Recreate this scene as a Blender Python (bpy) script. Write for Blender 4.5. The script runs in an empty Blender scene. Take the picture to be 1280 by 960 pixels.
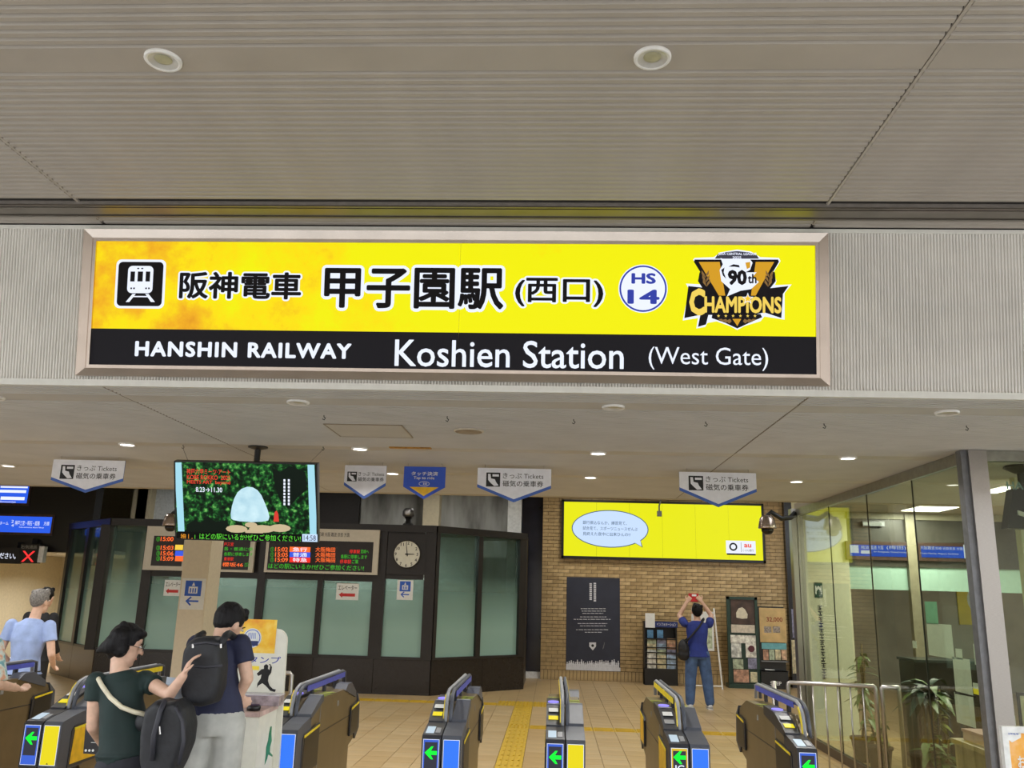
import bpy, bmesh, math, random
from mathutils import Vector as V, Matrix
random.seed(7)
SC = bpy.context.scene
COL = SC.collection
# ------------------------------------------------------------------ camera
YAW, PITCH, ROLL, FPX = math.radians(2.99), math.radians(13.72), math.radians(1.545), 1064.3
EYE = V((0, 0, 1.85))
FWD = V((-math.sin(YAW)*math.cos(PITCH), math.cos(YAW)*math.cos(PITCH), math.sin(PITCH)))
_r = V((math.cos(YAW), math.sin(YAW), 0)); _u = _r.cross(FWD)
RGT = math.cos(ROLL)*_r + math.sin(ROLL)*_u
UPV = -math.sin(ROLL)*_r + math.cos(ROLL)*_u
cam = bpy.data.cameras.new('camera'); cam.sensor_width = 36; cam.lens = FPX/1280*36
cam.clip_start = .05; cam.clip_end = 300
camo = bpy.data.objects.new('camera', cam); COL.objects.link(camo)
camo.matrix_world = Matrix(((RGT.x, UPV.x, -FWD.x, EYE.x), (RGT.y, UPV.y, -FWD.y, EYE.y), (RGT.z, UPV.z, -FWD.z, EYE.z), (0, 0, 0, 1)))
SC.camera = camo
# ------------------------------------------------------------------ world and exposure
w = bpy.data.worlds.new('world'); SC.world = w; w.use_nodes = True
bg = w.node_tree.nodes['Background']; bg.inputs[0].default_value = (.90, .95, 1.0, 1); bg.inputs[1].default_value = 4.6
SC.view_settings.view_transform = 'Standard'; SC.view_settings.look = 'None'
SC.view_settings.exposure = 0.14; SC.view_settings.gamma = 1.0
DOWNLIGHT_W = 18.0; BACKLIGHT_W = 36.0
# ------------------------------------------------------------------ pixel helpers (a pixel gives a direction, a plane gives the place)
def ray(x, y): return (x-640)/FPX*RGT - (y-480)/FPX*UPV + FWD
def onZ(x, y, z): d = ray(x, y); return EYE + d*((z-EYE.z)/d.z)
def onY(x, y, Y): d = ray(x, y); return EYE + d*((Y-EYE.y)/d.y)
def onX(x, y, X): d = ray(x, y); return EYE + d*((X-EYE.x)/d.x)
class PL:
    def __init__(s, o, ux, uy):
        s.o = V(o); s.u = V(ux).normalized(); s.v = V(uy).normalized(); s.n = s.u.cross(s.v)
    def px(s, x, y):
        d = ray(x, y); t = (s.o-EYE).dot(s.n)/d.dot(s.n); p = EYE+d*t-s.o
        return p.dot(s.u), p.dot(s.v)
    def pt(s, u, v, off=0): return s.o+s.u*u+s.v*v+s.n*off
    def rect(s, x0, y0, x1, y1):
        xm, ym = (x0+x1)/2, (y0+y1)/2
        return s.px(x0, ym)[0], s.px(xm, y1)[1], s.px(x1, ym)[0], s.px(xm, y0)[1]
def facing(Y, X=0): return PL((X, Y, 0), (1, 0, 0), (0, 0, 1))
# ------------------------------------------------------------------ materials
def lin(c):
    return tuple((v/255/12.92 if v/255 <= .04045 else ((v/255+.055)/1.055)**2.4) for v in c)
MATS = {}
def mat(name, c, rough=.55, metal=0., noise=.06, scale=18., bump=0., emit=0., spec=.5, alpha=None, stretch=None):
    if name in MATS: return MATS[name]
    m = bpy.data.materials.new(name); m.use_nodes = True; nt = m.node_tree; b = nt.nodes['Principled BSDF']
    L = lin(c); b.inputs['Roughness'].default_value = rough; b.inputs['Metallic'].default_value = metal
    b.inputs['Specular IOR Level'].default_value = spec
    b.inputs['Base Color'].default_value = (*L, 1)
    if noise or bump:
        tc = nt.nodes.new('ShaderNodeTexCoord'); mp = nt.nodes.new('ShaderNodeMapping'); n = nt.nodes.new('ShaderNodeTexNoise')
        n.inputs['Scale'].default_value = scale; n.inputs['Detail'].default_value = 3
        if stretch: mp.inputs['Scale'].default_value = stretch
        nt.links.new(tc.outputs['Object'], mp.inputs[0]); nt.links.new(mp.outputs[0], n.inputs['Vector'])
        if noise:
            r = nt.nodes.new('ShaderNodeValToRGB'); k0, k1 = 1-noise*2, 1+noise*2
            r.color_ramp.elements[0].position = .3; r.color_ramp.elements[1].position = .7
            r.color_ramp.elements[0].color = (*[v*k0 for v in L], 1); r.color_ramp.elements[1].color = (*[min(1, v*k1) for v in L], 1)
            nt.links.new(n.outputs['Fac'], r.inputs[0]); nt.links.new(r.outputs[0], b.inputs['Base Color'])
        if bump:
            bp = nt.nodes.new('ShaderNodeBump'); bp.inputs['Strength'].default_value = bump; bp.inputs['Distance'].default_value = .01
            nt.links.new(n.outputs['Fac'], bp.inputs['Height']); nt.links.new(bp.outputs[0], b.inputs['Normal'])
    if emit:
        b.inputs['Emission Color'].default_value = (*L, 1); b.inputs['Emission Strength'].default_value = emit
    MATS[name] = m; return m
def lit(name, c, s=1.0):      # screens, lamps, back-lit sign faces: emission only, black base
    if name in MATS: return MATS[name]
    m = mat(name, (8, 8, 8), .35, noise=0); b = m.node_tree.nodes['Principled BSDF']
    b.inputs['Emission Color'].default_value = (*lin(c), 1); b.inputs['Emission Strength'].default_value = s; b.inputs['Specular IOR Level'].default_value = .12
    return m
def ramp2(m, cols, scale=6, detail=5, socket='Base Color', kind='noise', stretch=(1, 1, 1), emit=0, dist=0):
    nt = m.node_tree; b = nt.nodes['Principled BSDF']
    tc = nt.nodes.new('ShaderNodeTexCoord'); mp = nt.nodes.new('ShaderNodeMapping'); mp.inputs['Scale'].default_value = stretch
    n = nt.nodes.new('ShaderNodeTexNoise' if kind == 'noise' else 'ShaderNodeTexVoronoi'); n.inputs['Scale'].default_value = scale
    if kind == 'noise': n.inputs['Detail'].default_value = detail; n.inputs['Distortion'].default_value = dist
    nt.links.new(tc.outputs['Object'], mp.inputs[0]); nt.links.new(mp.outputs[0], n.inputs['Vector'])
    r = nt.nodes.new('ShaderNodeValToRGB'); els = r.color_ramp.elements
    while len(els) < len(cols): els.new(.5)
    for e, (p, c) in zip(els, cols): e.position = p; e.color = (*lin(c), 1)
    nt.links.new(n.outputs[0], r.inputs[0]); nt.links.new(r.outputs[0], b.inputs[socket])
    if emit: b.inputs['Emission Strength'].default_value = emit
    return m
def glass(name, tint, film=False):
    # thin pane: mostly see-through, a little mirror; film = mint frosting that fades out upwards
    m = bpy.data.materials.new(name); m.use_nodes = True; nt = m.node_tree; nt.nodes.clear()
    out = nt.nodes.new('ShaderNodeOutputMaterial'); tr = nt.nodes.new('ShaderNodeBsdfTransparent'); gl = nt.nodes.new('ShaderNodeBsdfGlossy')
    tr.inputs[0].default_value = (*lin(tint), 1); gl.inputs['Roughness'].default_value = .02; gl.inputs[0].default_value = (.9, .9, .9, 1)
    mx = nt.nodes.new('ShaderNodeMixShader'); lw = nt.nodes.new('ShaderNodeLayerWeight'); pw = nt.nodes.new('ShaderNodeMath'); pw.operation = 'POWER'; pw.inputs[1].default_value = 3
    fr = nt.nodes.new('ShaderNodeMath'); fr.operation = 'MULTIPLY_ADD'; fr.inputs[1].default_value = .42; fr.inputs[2].default_value = .025
    nt.links.new(lw.outputs['Facing'], pw.inputs[0]); nt.links.new(pw.outputs[0], fr.inputs[0])
    nt.links.new(fr.outputs[0], mx.inputs[0]); nt.links.new(tr.outputs[0], mx.inputs[1]); nt.links.new(gl.outputs[0], mx.inputs[2])
    last = mx
    if film:
        g = nt.nodes.new('ShaderNodeNewGeometry'); sp = nt.nodes.new('ShaderNodeSeparateXYZ'); mr = nt.nodes.new('ShaderNodeMapRange')
        nt.links.new(g.outputs['Position'], sp.inputs[0]); nt.links.new(sp.outputs[2], mr.inputs[0])
        mr.inputs[1].default_value = 1.1; mr.inputs[2].default_value = 2.15; mr.inputs[3].default_value = .93; mr.inputs[4].default_value = .10
        pb = nt.nodes.new('ShaderNodeBsdfPrincipled'); pb.inputs['Base Color'].default_value = (*lin((150, 186, 176)), 1); pb.inputs['Roughness'].default_value = .22
        m2 = nt.nodes.new('ShaderNodeMixShader'); nt.links.new(mr.outputs[0], m2.inputs[0]); nt.links.new(mx.outputs[0], m2.inputs[1]); nt.links.new(pb.outputs[0], m2.inputs[2]); last = m2
    nt.links.new(last.outputs[0], out.inputs[0]); MATS[name] = m; return m
# ------------------------------------------------------------------ mesh builder
class MB:
    def __init__(s): s.v = []; s.f = []
    def add(s, vs, fs):
        k = len(s.v); s.v += [tuple(p) for p in vs]; s.f += [tuple(i+k for i in f) for f in fs]; return s
    def box(s, a, b):
        x0, y0, z0 = a; x1, y1, z1 = b
        return s.add([(x0, y0, z0), (x1, y0, z0), (x1, y1, z0), (x0, y1, z0), (x0, y0, z1), (x1, y0, z1), (x1, y1, z1), (x0, y1, z1)],
                     [(0, 3, 2, 1), (4, 5, 6, 7), (0, 1, 5, 4), (1, 2, 6, 5), (2, 3, 7, 6), (3, 0, 4, 7)])
    def slab(s, pts, d):          # closed prism: polygon pts (3-D) pushed along vector d
        n = len(pts); d = V(d); a = [V(p) for p in pts]; b = [p+d for p in a]
        return s.add(a+b, [tuple(range(n))[::-1], tuple(range(n, 2*n))]+[(i, (i+1) % n, n+(i+1) % n, n+i) for i in range(n)])
    def obox(s, pl, u0, v0, u1, v1, o0, o1):
        return s.slab([pl.pt(u0, v0, o0), pl.pt(u1, v0, o0), pl.pt(u1, v1, o0), pl.pt(u0, v1, o0)], pl.n*(o1-o0))
    def tube(s, pts, r, n=8, cap=True):
        pts = [V(p) for p in pts]; rs = r if isinstance(r, (list, tuple)) else [r]*len(pts); rings = []; ref = None
        for i, p in enumerate(pts):
            t = (pts[min(i+1, len(pts)-1)]-pts[max(i-1, 0)]).normalized()
            if ref is None: ref = t.orthogonal().normalized()
            ref = (ref-t*ref.dot(t)).normalized(); bb = t.cross(ref)
            rings.append([p+(ref*math.cos(2*math.pi*k/n)+bb*math.sin(2*math.pi*k/n))*rs[i] for k in range(n)])
        k = len(s.v); s.v += [tuple(q) for rg in rings for q in rg]
        for i in range(len(pts)-1):
            for j in range(n): s.f.append((k+i*n+j, k+i*n+(j+1) % n, k+(i+1)*n+(j+1) % n, k+(i+1)*n+j))
        if cap:
            s.f.append(tuple(k+j for j in range(n))[::-1]); s.f.append(tuple(k+(len(pts)-1)*n+j for j in range(n)))
        return s
    def lathe(s, prof, c, n=20, axis='z', close=True):   # prof: (radius, height)
        c = V(c); k = len(s.v)
        for r, h in prof:
            for j in range(n):
                a = 2*math.pi*j/n; x, y = r*math.cos(a), r*math.sin(a)
                s.v.append(tuple(c+(V((x, y, h)) if axis == 'z' else V((x, -h, y)))))
        for i in range(len(prof)-1):
            for j in range(n): s.f.append((k+i*n+j, k+i*n+(j+1) % n, k+(i+1)*n+(j+1) % n, k+(i+1)*n+j))
        if close:
            s.f.append(tuple(k+j for j in range(n))[::-1]); s.f.append(tuple(k+(len(prof)-1)*n+j for j in range(n)))
        return s
    def mesh(s, name):
        me = bpy.data.meshes.new(name); me.from_pydata(s.v, [], s.f)
        bm = bmesh.new(); bm.from_mesh(me); bmesh.ops.recalc_face_normals(bm, faces=bm.faces); bm.to_mesh(me); bm.free()
        return me
    def build(s, name, m, par=None, smooth=False, **kw):
        return link(name, s.mesh(name), m, par, smooth, **kw)
def link(name, me, m, par=None, smooth=False, **kw):
    o = bpy.data.objects.new(name, me); COL.objects.link(o)
    if m: me.materials.clear(); me.materials.append(m)
    if smooth:
        for p in me.polygons: p.use_smooth = True
    if par is not None:
        o.parent = par
        if par.type == 'EMPTY': o.matrix_parent_inverse = Matrix.Translation(par.location).inverted()
    tag(o, **kw); return o
def tag(o, label=None, cat=None, group=None, kind=None):
    for k, x in (('label', label), ('category', cat), ('group', group), ('kind', kind)):
        if x: o[k] = x
    return o
def thing(name, label, cat, loc=(0, 0, 0), group=None, kind=None):
    o = bpy.data.objects.new(name, None); o.empty_display_size = .1; COL.objects.link(o); o.location = loc
    return tag(o, label, cat, group, kind)
def copytree(root, loc=None, label=None):
    r = root.copy(); COL.objects.link(r)
    if loc is not None: r.location = loc
    if label: r['label'] = label
    def rec(a, b):
        for ch in list(a.children):
            c = ch.copy(); COL.objects.link(c); c.parent = b; rec(ch, c)
    rec(root, r); return r
def bx(name, a, b, m, par=None, **kw): return MB().box(a, b).build(name, m, par, **kw)
def bevel(o, w=.01, seg=2):
    bm = bmesh.new(); bm.from_mesh(o.data); bmesh.ops.bevel(bm, geom=bm.edges[:], offset=w, segments=seg, affect='EDGES', clamp_overlap=True); bm.to_mesh(o.data); bm.free(); return o
# ------------------------------------------------------------------ flat print on a plane, laid out from pixels
def flat(name, pl, pts, off, m, par, th=.0015):
    q = [pl.px(*p) for p in pts]
    return flatuv(name, pl, q, off, m, par, th)
def flatuv(name, pl, q, off, m, par, th=.0015):
    return MB().slab([pl.pt(u, v, off) for u, v in q], pl.n*th).build(name, m, par)
def rectpx(name, pl, x0, y0, x1, y1, off, m, par, th=.0015):
    u0, v0, u1, v1 = pl.rect(x0, y0, x1, y1)
    return flatuv(name, pl, [(u0, v0), (u1, v0), (u1, v1), (u0, v1)], off, m, par, th)
def rrect(u0, v0, u1, v1, r, n=5):
    q = []
    for cx, cy, a0 in ((u1-r, v0+r, -90), (u1-r, v1-r, 0), (u0+r, v1-r, 90), (u0+r, v0+r, 180)):
        for k in range(n+1):
            a = math.radians(a0+90*k/n); q.append((cx+r*math.cos(a), cy+r*math.sin(a)))
    return q
def ell(cu, cv, ru, rv, n=32): return [(cu+ru*math.cos(2*math.pi*k/n), cv+rv*math.sin(2*math.pi*k/n)) for k in range(n)]
SPC = [1.0]
def textmesh(s, bold=0, res=3):
    if bold:                                   # embolden by a dilation: the glyph repeated around a small circle
        me = textmesh(s, 0, 2 if bold > .04 else res); vs = [v.co.copy() for v in me.vertices]; fs = [tuple(p.vertices) for p in me.polygons]; nv = []; nf = []
        for rr, n in ((bold, 16 if bold > .04 else 8),)+(((bold*.5, 8),) if bold > .04 else ()):
            for k in range(n):
                a = 2*math.pi*k/n; o = len(nv); nv += [(v.x+rr*math.cos(a), v.y+rr*math.sin(a), (len(nv)//len(vs))*.00006) for v in vs]; nf += [tuple(i+o for i in f) for f in fs]
        bpy.data.meshes.remove(me); me = bpy.data.meshes.new('t'); me.from_pydata(nv, [], nf); return me
    c = bpy.data.curves.new('t', 'FONT'); c.body = s; c.size = 1; c.space_character = SPC[0]; c.resolution_u = res; c.fill_mode = 'FRONT'
    o = bpy.data.objects.new('t', c); COL.objects.link(o); me = bpy.data.meshes.new_from_object(o)
    bpy.data.objects.remove(o); bpy.data.curves.remove(c); return me
def txtuv(name, pl, s, box, off, m, par, bold=0, outline=None, keep=False, res=3, slant=0, split=False):
    if split or len(s) == 2:                   # every character its own part
        W = lambda q: [v.co.x for v in textmesh(q, bold, res).vertices]; H = [v.co.y for v in textmesh(s, bold, res).vertices]
        full = W(s); x0, x1, y0, y1 = min(full), max(full), min(H), max(H); sx = (box[2]-box[0])/(x1-x0); sy = (box[3]-box[1])/(y1-y0)
        for k, ch in enumerate(s):
            if ch == ' ': continue
            me = textmesh(ch, bold, res); xs = [v.co.x for v in me.vertices]; ys_ = [v.co.y for v in me.vertices]; ofs = max(W(s[:k+1]))-max(xs)
            bb = (box[0]+(min(xs)+ofs-x0)*sx, box[1]+(min(ys_)-y0)*sy, box[0]+(max(xs)+ofs-x0)*sx, box[1]+(max(ys_)-y0)*sy)
            txtuv('letter', pl, ch, bb, off, m, par, bold, outline, False, res, slant)
        return None
    u0, v0, u1, v1 = box; me = textmesh(s, bold, res); vs = [v.co.copy() for v in me.vertices]
    if not vs: return None
    x0, x1 = min(v.x for v in vs), max(v.x for v in vs); y0, y1 = min(v.y for v in vs), max(v.y for v in vs)
    sx = (u1-u0)/max(1e-6, x1-x0); sy = (v1-v0)/max(1e-6, y1-y0)
    if keep: sx = sy = min(sx, sy)
    def place(mesh, o):
        for v in mesh.vertices:
            p = v.co.copy(); v.co = pl.pt(u0+(p.x-x0)*sx+slant*(p.y-y0)*sy, v0+(p.y-y0)*sy, o+p.z)
    place(me, off); ob = link(name, me, m, par)
    if outline:
        w2, m2, o2 = outline; me2 = textmesh(s, w2, 2); place(me2, o2); link(name+'_outline', me2, m2, par)
    return ob
def txt(name, pl, s, x0, y0, x1, y1, off, m, par, **kw): return txtuv(name, pl, s, pl.rect(x0, y0, x1, y1), off, m, par, **kw)
# ------------------------------------------------------------------ common materials
WHITE = mat('white_paint', (225, 225, 222), .5); BLACK = mat('black_paint', (22, 21, 22), .4); DARK = mat('dark_frame', (34, 31, 31), .38)
STEEL = mat('brushed_steel', (170, 166, 162), .32, 1., noise=.05, scale=40, stretch=(1, 30, 30)); GREYM = mat('grey_metal', (120, 122, 126), .4, .6)
PAPER = mat('paper', (222, 224, 222), .8, noise=.02)
EW = lit('lit_white', (232, 238, 255), 1.0); EB = mat('sign_black', (20, 18, 22), .4, noise=0, spec=.15)
INK = mat('ink_black', (26, 26, 30), .6, noise=0); INKB = mat('ink_blue', (40, 90, 190), .6, noise=0); INKR = mat('ink_red', (190, 45, 45), .6, noise=0)
# ================================================================== THE SETTING
CAN_Z, CEIL_Z, BACK_Z = 4.147, 3.10, 4.75
SL, SR = -3.0, 1.61                      # lateral panel seams, shared by both ceilings
m_ground = mat('pavement', (150, 146, 140), .85, noise=.08, scale=4)
bx('ground', (-40, -40, -.2), (40, 5.35, -.012), m_ground, kind='structure')
m_grout = mat('grout', (120, 98, 70), .8)
bx('wall_street_unseen', (-32, -15, -.2), (32, -14, 6.5), mat('added_facade', (150, 140, 130), .8, noise=.1, scale=1), kind='structure')  # unseen facade behind the camera, added to dim sky reflections in the steel
floor = bx('floor', (-13, 5.35, -.2), (13, 24, -.012), m_grout, kind='structure')
m_tile = mat('floor_tile', (182, 156, 114), .36, noise=.05, scale=2.2); m_tile2 = mat('floor_tile_warm', (176, 148, 104), .36, noise=.05, scale=2.2)
m_tact = mat('tactile_yellow', (190, 156, 34), .5, noise=.06)
TS = .30
def tmesh(bars):
    b = MB(); h = TS/2-.003
    b.add([(-h, -h, 0), (h, -h, 0), (h, h, 0), (-h, h, 0), (-h, -h, .012), (h, -h, .012), (h, h, .012), (-h, h, .012)],
          [(4, 5, 6, 7), (0, 1, 5, 4), (1, 2, 6, 5), (2, 3, 7, 6), (3, 0, 4, 7)])
    for k in range(4 if bars else 0):
        x = -h+.045+k*.067
        a, c = ((x-.013, -h+.02), (x+.013, h-.02))
        if bars == 2: a, c = (a[1], a[0]), (c[1], c[0])
        b.box((a[0], a[1], .012), (c[0], c[1], .022))
    return b.mesh('tile')
def tdots():
    b = MB(); h = TS/2-.003
    b.box((-h, -h, 0), (h, h, .012))
    for i in range(5):
        for j in range(5): b.box((-.112+i*.056-.012, -.112+j*.056-.012, .012), (-.112+i*.056+.012, -.112+j*.056+.012, .022))
    return b.mesh('tile')
ME_T = tmesh(0); ME_T.materials.append(m_tile); ME_T2 = tmesh(0); ME_T2.materials.append(m_tile2)
ME_TB = tmesh(1); ME_TB.materials.append(m_tact); ME_TX = tmesh(2); ME_TX.materials.append(m_tact); ME_TD = tdots(); ME_TD.materials.append(m_tact)
rest = MB(); cnt = 0
YT0, XT0 = 5.5, -12.9
rows = []
for j in range(48):
    for i in range(87):
        rows.append((i, j))
def tclass(i, j):
    x, y = XT0+i*TS+.15, YT0+j*TS+.15
    ti = round((-.45-XT0-.15)/TS)
    jl, jr = round((15.35-YT0-.15)/TS), round((12.75-YT0-.15)/TS)
    if abs(i-ti) <= 1 and j in (jl, jl+1) : return 'd'
    if i in (ti, ) and 10 < j < jl: return 'b' if j != jr else 'd'
    if j == jl and -4.6 < x < -.5: return 'x'
    if j == jr and -.4 < x < 3.2: return 'x'
    return None
def inview(i, j):
    x, y = XT0+i*TS+.15, YT0+j*TS+.15
    return y > 9.4 and -2.6 < x < 3.5 and y < 19.8
for (i, j) in rows:
    x, y = XT0+i*TS+.15, YT0+j*TS+.15; c = tclass(i, j)
    if c:
        o = bpy.data.objects.new('tactile_tile', {'d': ME_TD, 'b': ME_TB, 'x': ME_TX}[c]); COL.objects.link(o); o.parent = floor; o.location = (x, y, -.012)
    elif inview(i, j) and cnt < 300:
        cnt += 1; o = bpy.data.objects.new('floor_tile', ME_T if random.random() < .6 else ME_T2); COL.objects.link(o); o.parent = floor; o.location = (x, y, -.012)
    else:
        h = TS/2-.003; rest.add([(x-h, y-h, -.012), (x+h, y-h, -.012), (x+h, y+h, -.012), (x-h, y+h, -.012), (x-h, y-h, 0), (x+h, y-h, 0), (x+h, y+h, 0), (x-h, y+h, 0)],
                                [(4, 5, 6, 7), (0, 1, 5, 4), (1, 2, 6, 5), (2, 3, 7, 6), (3, 0, 4, 7)])
rest.build('floor_tile_field', m_tile, floor, kind='stuff')
# ---- canopy and inner ceiling of ribbed metal slats
m_can = mat('canopy_metal', (168, 160, 150), .42, .0, noise=.03, scale=3); m_gap = mat('ceiling_gap', (52, 48, 46), .8)
m_cei = mat('ceiling_metal', (186, 184, 180), .5, noise=.03, scale=3)
PITCHS = .0525
def slatprof(y0, w, z): # polygon in YZ
    return [(y0, z+.016), (y0+.004, z+.012), (y0+.013, z), (y0+w-.010, z), (y0+w-.001, z+.010), (y0+w, z+.016)]
def slat(mb, x0, x1, y0, w, z): mb.slab([(x0, a, b) for a, b in slatprof(y0, w, z)], (x1-x0, 0, 0))
BAYS = [(-7.5, SL-.012), (SL+.012, SR-.012), (SR+.012, 7.5)]
canopy = bx('ceiling_canopy', (-7.5, -.6, CAN_Z+.015), (7.5, 5.35, CAN_Z+.12), m_gap, kind='structure')
strip_y = 3.2152
ys = []
y = strip_y-PITCHS
while y > 2.3: ys.append((y, PITCHS-.003)); y -= PITCHS
ylow = y+PITCHS
ys.append((strip_y, .204))
y = strip_y+.206
while y < 4.72: ys.append((y, PITCHS-.003)); y += PITCHS
for y0 in (4.950, 5.0025, 5.055): ys.append((y0, PITCHS-.003))
for k, (x0, x1) in enumerate(BAYS):
    b = MB(); slat(b, x0, x1, 0, PITCHS-.003, 0); me = b.mesh('slat'); me.materials.append(m_can)
    for y0, wd in ys:
        if wd < .1: o = bpy.data.objects.new('slat', me); COL.objects.link(o); o.location = (0, y0, CAN_Z); o.parent = canopy
        else:
            b = MB(); slat(b, x0, x1, y0, wd, CAN_Z); b.build('light_strip', m_can, canopy)
b = MB(); y = ylow-PITCHS
while y > -.6:
    for x0, x1 in BAYS: slat(b, x0, x1, y, PITCHS-.003, CAN_Z)
    y -= PITCHS
b.build('slat_field', m_can, canopy, kind='stuff')
for xs in (SL, SR): bx('joint_strip', (xs-.006, 2.3, CAN_Z+.001), (xs+.010, 5.06, CAN_Z+.013), m_can, canopy)
m_track = mat('track_steel', (128, 122, 114), .34, .85, noise=.05, scale=6)
tr = bx('trim_1', (-7.5, 4.775, CAN_Z-.012), (7.5, 4.945, CAN_Z+.012), mat('track_base', (120, 114, 108), .6), kind='structure')
bx('track_lip', (-7.5, 4.775, CAN_Z-.022), (7.5, 4.79, CAN_Z-.012), m_track, tr); bx('track_web', (-7.5, 4.81, CAN_Z-.02), (7.5, 4.90, CAN_Z-.0125), m_track, tr); bx('track_lip', (-7.5, 4.925, CAN_Z-.022), (7.5, 4.945, CAN_Z-.012), m_track, tr)
# ---- inner ceiling
ceil = bx('ceiling', (-13, 5.30, CEIL_Z+.013), (8, 11.4, CEIL_Z+.12), m_gap, kind='structure')
b = MB(); strips = [(5.62, 5.84), (7.59, 7.81), (9.25, 9.47)]; y = 5.32
while y < 11.34:
    for s0, s1 in strips:
        if y < s1 and y+PITCHS > s0:
            for x0, x1 in [(-13, SL-.006), (SL+.006, SR-.006), (SR+.006, 8)]: slat(b, x0, x1, y, s1-y, CEIL_Z)
            y = s1+.002
            break
    else:
        for x0, x1 in [(-13, SL-.006), (SL+.006, SR-.006), (SR+.006, 8)]: slat(b, x0, x1, y, PITCHS-.003, CEIL_Z)
        y += PITCHS
b.build('slat_field', m_cei, ceil, kind='stuff')
for xs in (SL, SR): bx('joint_strip', (xs-.004, 5.33, CEIL_Z+.001), (xs+.008, 11.3, CEIL_Z+.012), mat('joint_dark', (120, 110, 96), .6), ceil)
m_beige = mat('beige_plaster', (176, 168, 152), .7, noise=.03, scale=2)
bx('trim_2', (-13, 11.34, CEIL_Z-.005), (3.43, 11.46, BACK_Z), m_beige, kind='structure')
bx('ceiling_back', (-13, 11.4, BACK_Z), (13, 24, BACK_Z+.1), mat('back_ceiling', (120, 112, 100), .8), kind='structure')
# ---- fascia, leaning out at the top
LEAN = math.radians(9.15)
FA = PL((0, 5.28, 3.10), (1, 0, 0), (0, -math.sin(LEAN), math.cos(LEAN)))
FH = 1.06
m_fas = mat('fascia_metal', (232, 229, 223), .45, noise=.03, scale=3)
fas = MB().obox(FA, -7.5, 0, 7.5, FH, -.10, -.012).build('wall_fascia', m_fas, None, kind='structure')
b = MB(); pt = .0196; n = int(15/pt); pv = []
for k in range(n):
    u = -7.5+k*pt
    pv += [(u, -.012), (u+pt*.22, -.002), (u+pt*.62, -.002), (u+pt*.82, -.012)]
vs = [FA.pt(u, .028, o) for u, o in pv]+[FA.pt(u, FH-.025, o) for u, o in pv]; N = len(pv)
b.add(vs, [(i, i+1, N+i+1, N+i) for i in range(N-1)]); b.build('flute_sheet', m_fas, fas, kind='stuff')
m_trim = mat('trim_light', (222, 221, 214), .4, noise=.02)
t3 = MB().obox(FA, -7.5, -.012, 7.5, .030, -.10, .008).build('trim_3', m_trim, None, kind='structure')
t4 = MB().obox(FA, -7.5, FH-.028, 7.5, FH-.003, -.08, .006).build('trim_4', m_trim, None, kind='structure')
# ---- back brick wall
m_brk = [mat('brick_%d' % k, c, .42, noise=.1, scale=9) for k, c in enumerate([(184, 158, 112), (174, 148, 102), (192, 166, 120), (166, 140, 96)])]
m_mort = mat('mortar', (92, 74, 52), .9)
BW = 19.8
brick_wall = bx('wall_back', (-.24, BW, -.01), (5.21, BW+.25, BACK_Z), m_mort, kind='structure')
bm_ = []
for k in range(4):
    b = MB(); b.box((0, 0, 0), (.242, .02, .0705)); me = b.mesh('brick'); me.materials.append(m_brk[k]); bm_.append(me)
b2 = MB(); b2.box((0, 0, 0), (.0705, .02, .20)); bsold = b2.mesh('brick'); bsold.materials.append(m_brk[0])
def covered(x, z):
    if .2 < x < 4.8 and 2.68 < z < 3.9: return True
    if .34 < x < 1.28 and .25 < z < 2.15: return True
    if z > 4.0 or (x < .3 and z < .75 and False): return True
    if 2.05 < x < 2.75 and z < 1.3: return True
    if 3.95 < x < 5.1 and z < 1.65: return True
    return False
rest = MB(); cand = []
for r in range(56):
    z = .215+r*.0805
    if z+.08 > BACK_Z: break
    x = -.235+(0 if r % 2 else -.125)
    while x < 5.2:
        x0 = max(x, -.235); x1 = min(x+.242, 5.205)
        if x1-x0 > .03: cand.append((x0, x1, z, abs(x1-x0-.242) < 1e-4))
        x += .25
vis = [c for c in cand if c[3] and not covered(c[0], c[2])]
vis.sort(key=lambda c: abs(c[2]-1.9)); pick = set(vis[:230])
for c in cand:
    x0, x1, z, full = c
    if c in pick:
        o = bpy.data.objects.new('brick', bm_[random.randrange(4)]); COL.objects.link(o); o.parent = brick_wall; o.location = (x0, BW-.012, z)
    else: rest.box((x0, BW-.012, z), (x1, BW+.005, z+.0705))
x = -.235
for k in range(67):
    if x+.0705 > 5.21: break
    o = bpy.data.objects.new('brick', bsold); COL.objects.link(o); o.parent = brick_wall; o.location = (x, BW-.012, .004); x += .0805
rest.build('brick_field', m_brk[1], brick_wall, kind='stuff')
# ---- old concrete behind the booth and the rest of the shell
m_conc = mat('old_concrete', (150, 150, 144), .85, noise=.0)
ramp2(m_conc, [(.3, (110, 110, 106)), (.5, (156, 156, 150)), (.7, (186, 188, 184))], scale=2.2, detail=6, stretch=(1.4, 1, .35))
m_beigew = mat('beige_wall', (206, 194, 164), .7, noise=.03)
bx('wall_concrete', (-9.8, 20.1, -.01), (-.60, 20.3, BACK_Z), m_conc, kind='structure')
bx('wall_column_1', (-9.9, 19.7, 0), (-9.55, 20.1, BACK_Z), m_beigew, kind='structure')
bx('wall_white_1', (-9.55, 19.95, 0), (-8.75, 20.1, BACK_Z), mat('pale_panel', (206, 212, 214), .6), kind='structure')
def colpx(x0, x1, m, nm, Y0=19.7, Y1=20.1):
    a, b_ = onY(x0, 635, Y0).x, onY(x1, 635, Y0).x
    return bx(nm, (a, Y0, 0), (b_, Y1, BACK_Z), m, kind='structure')
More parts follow.
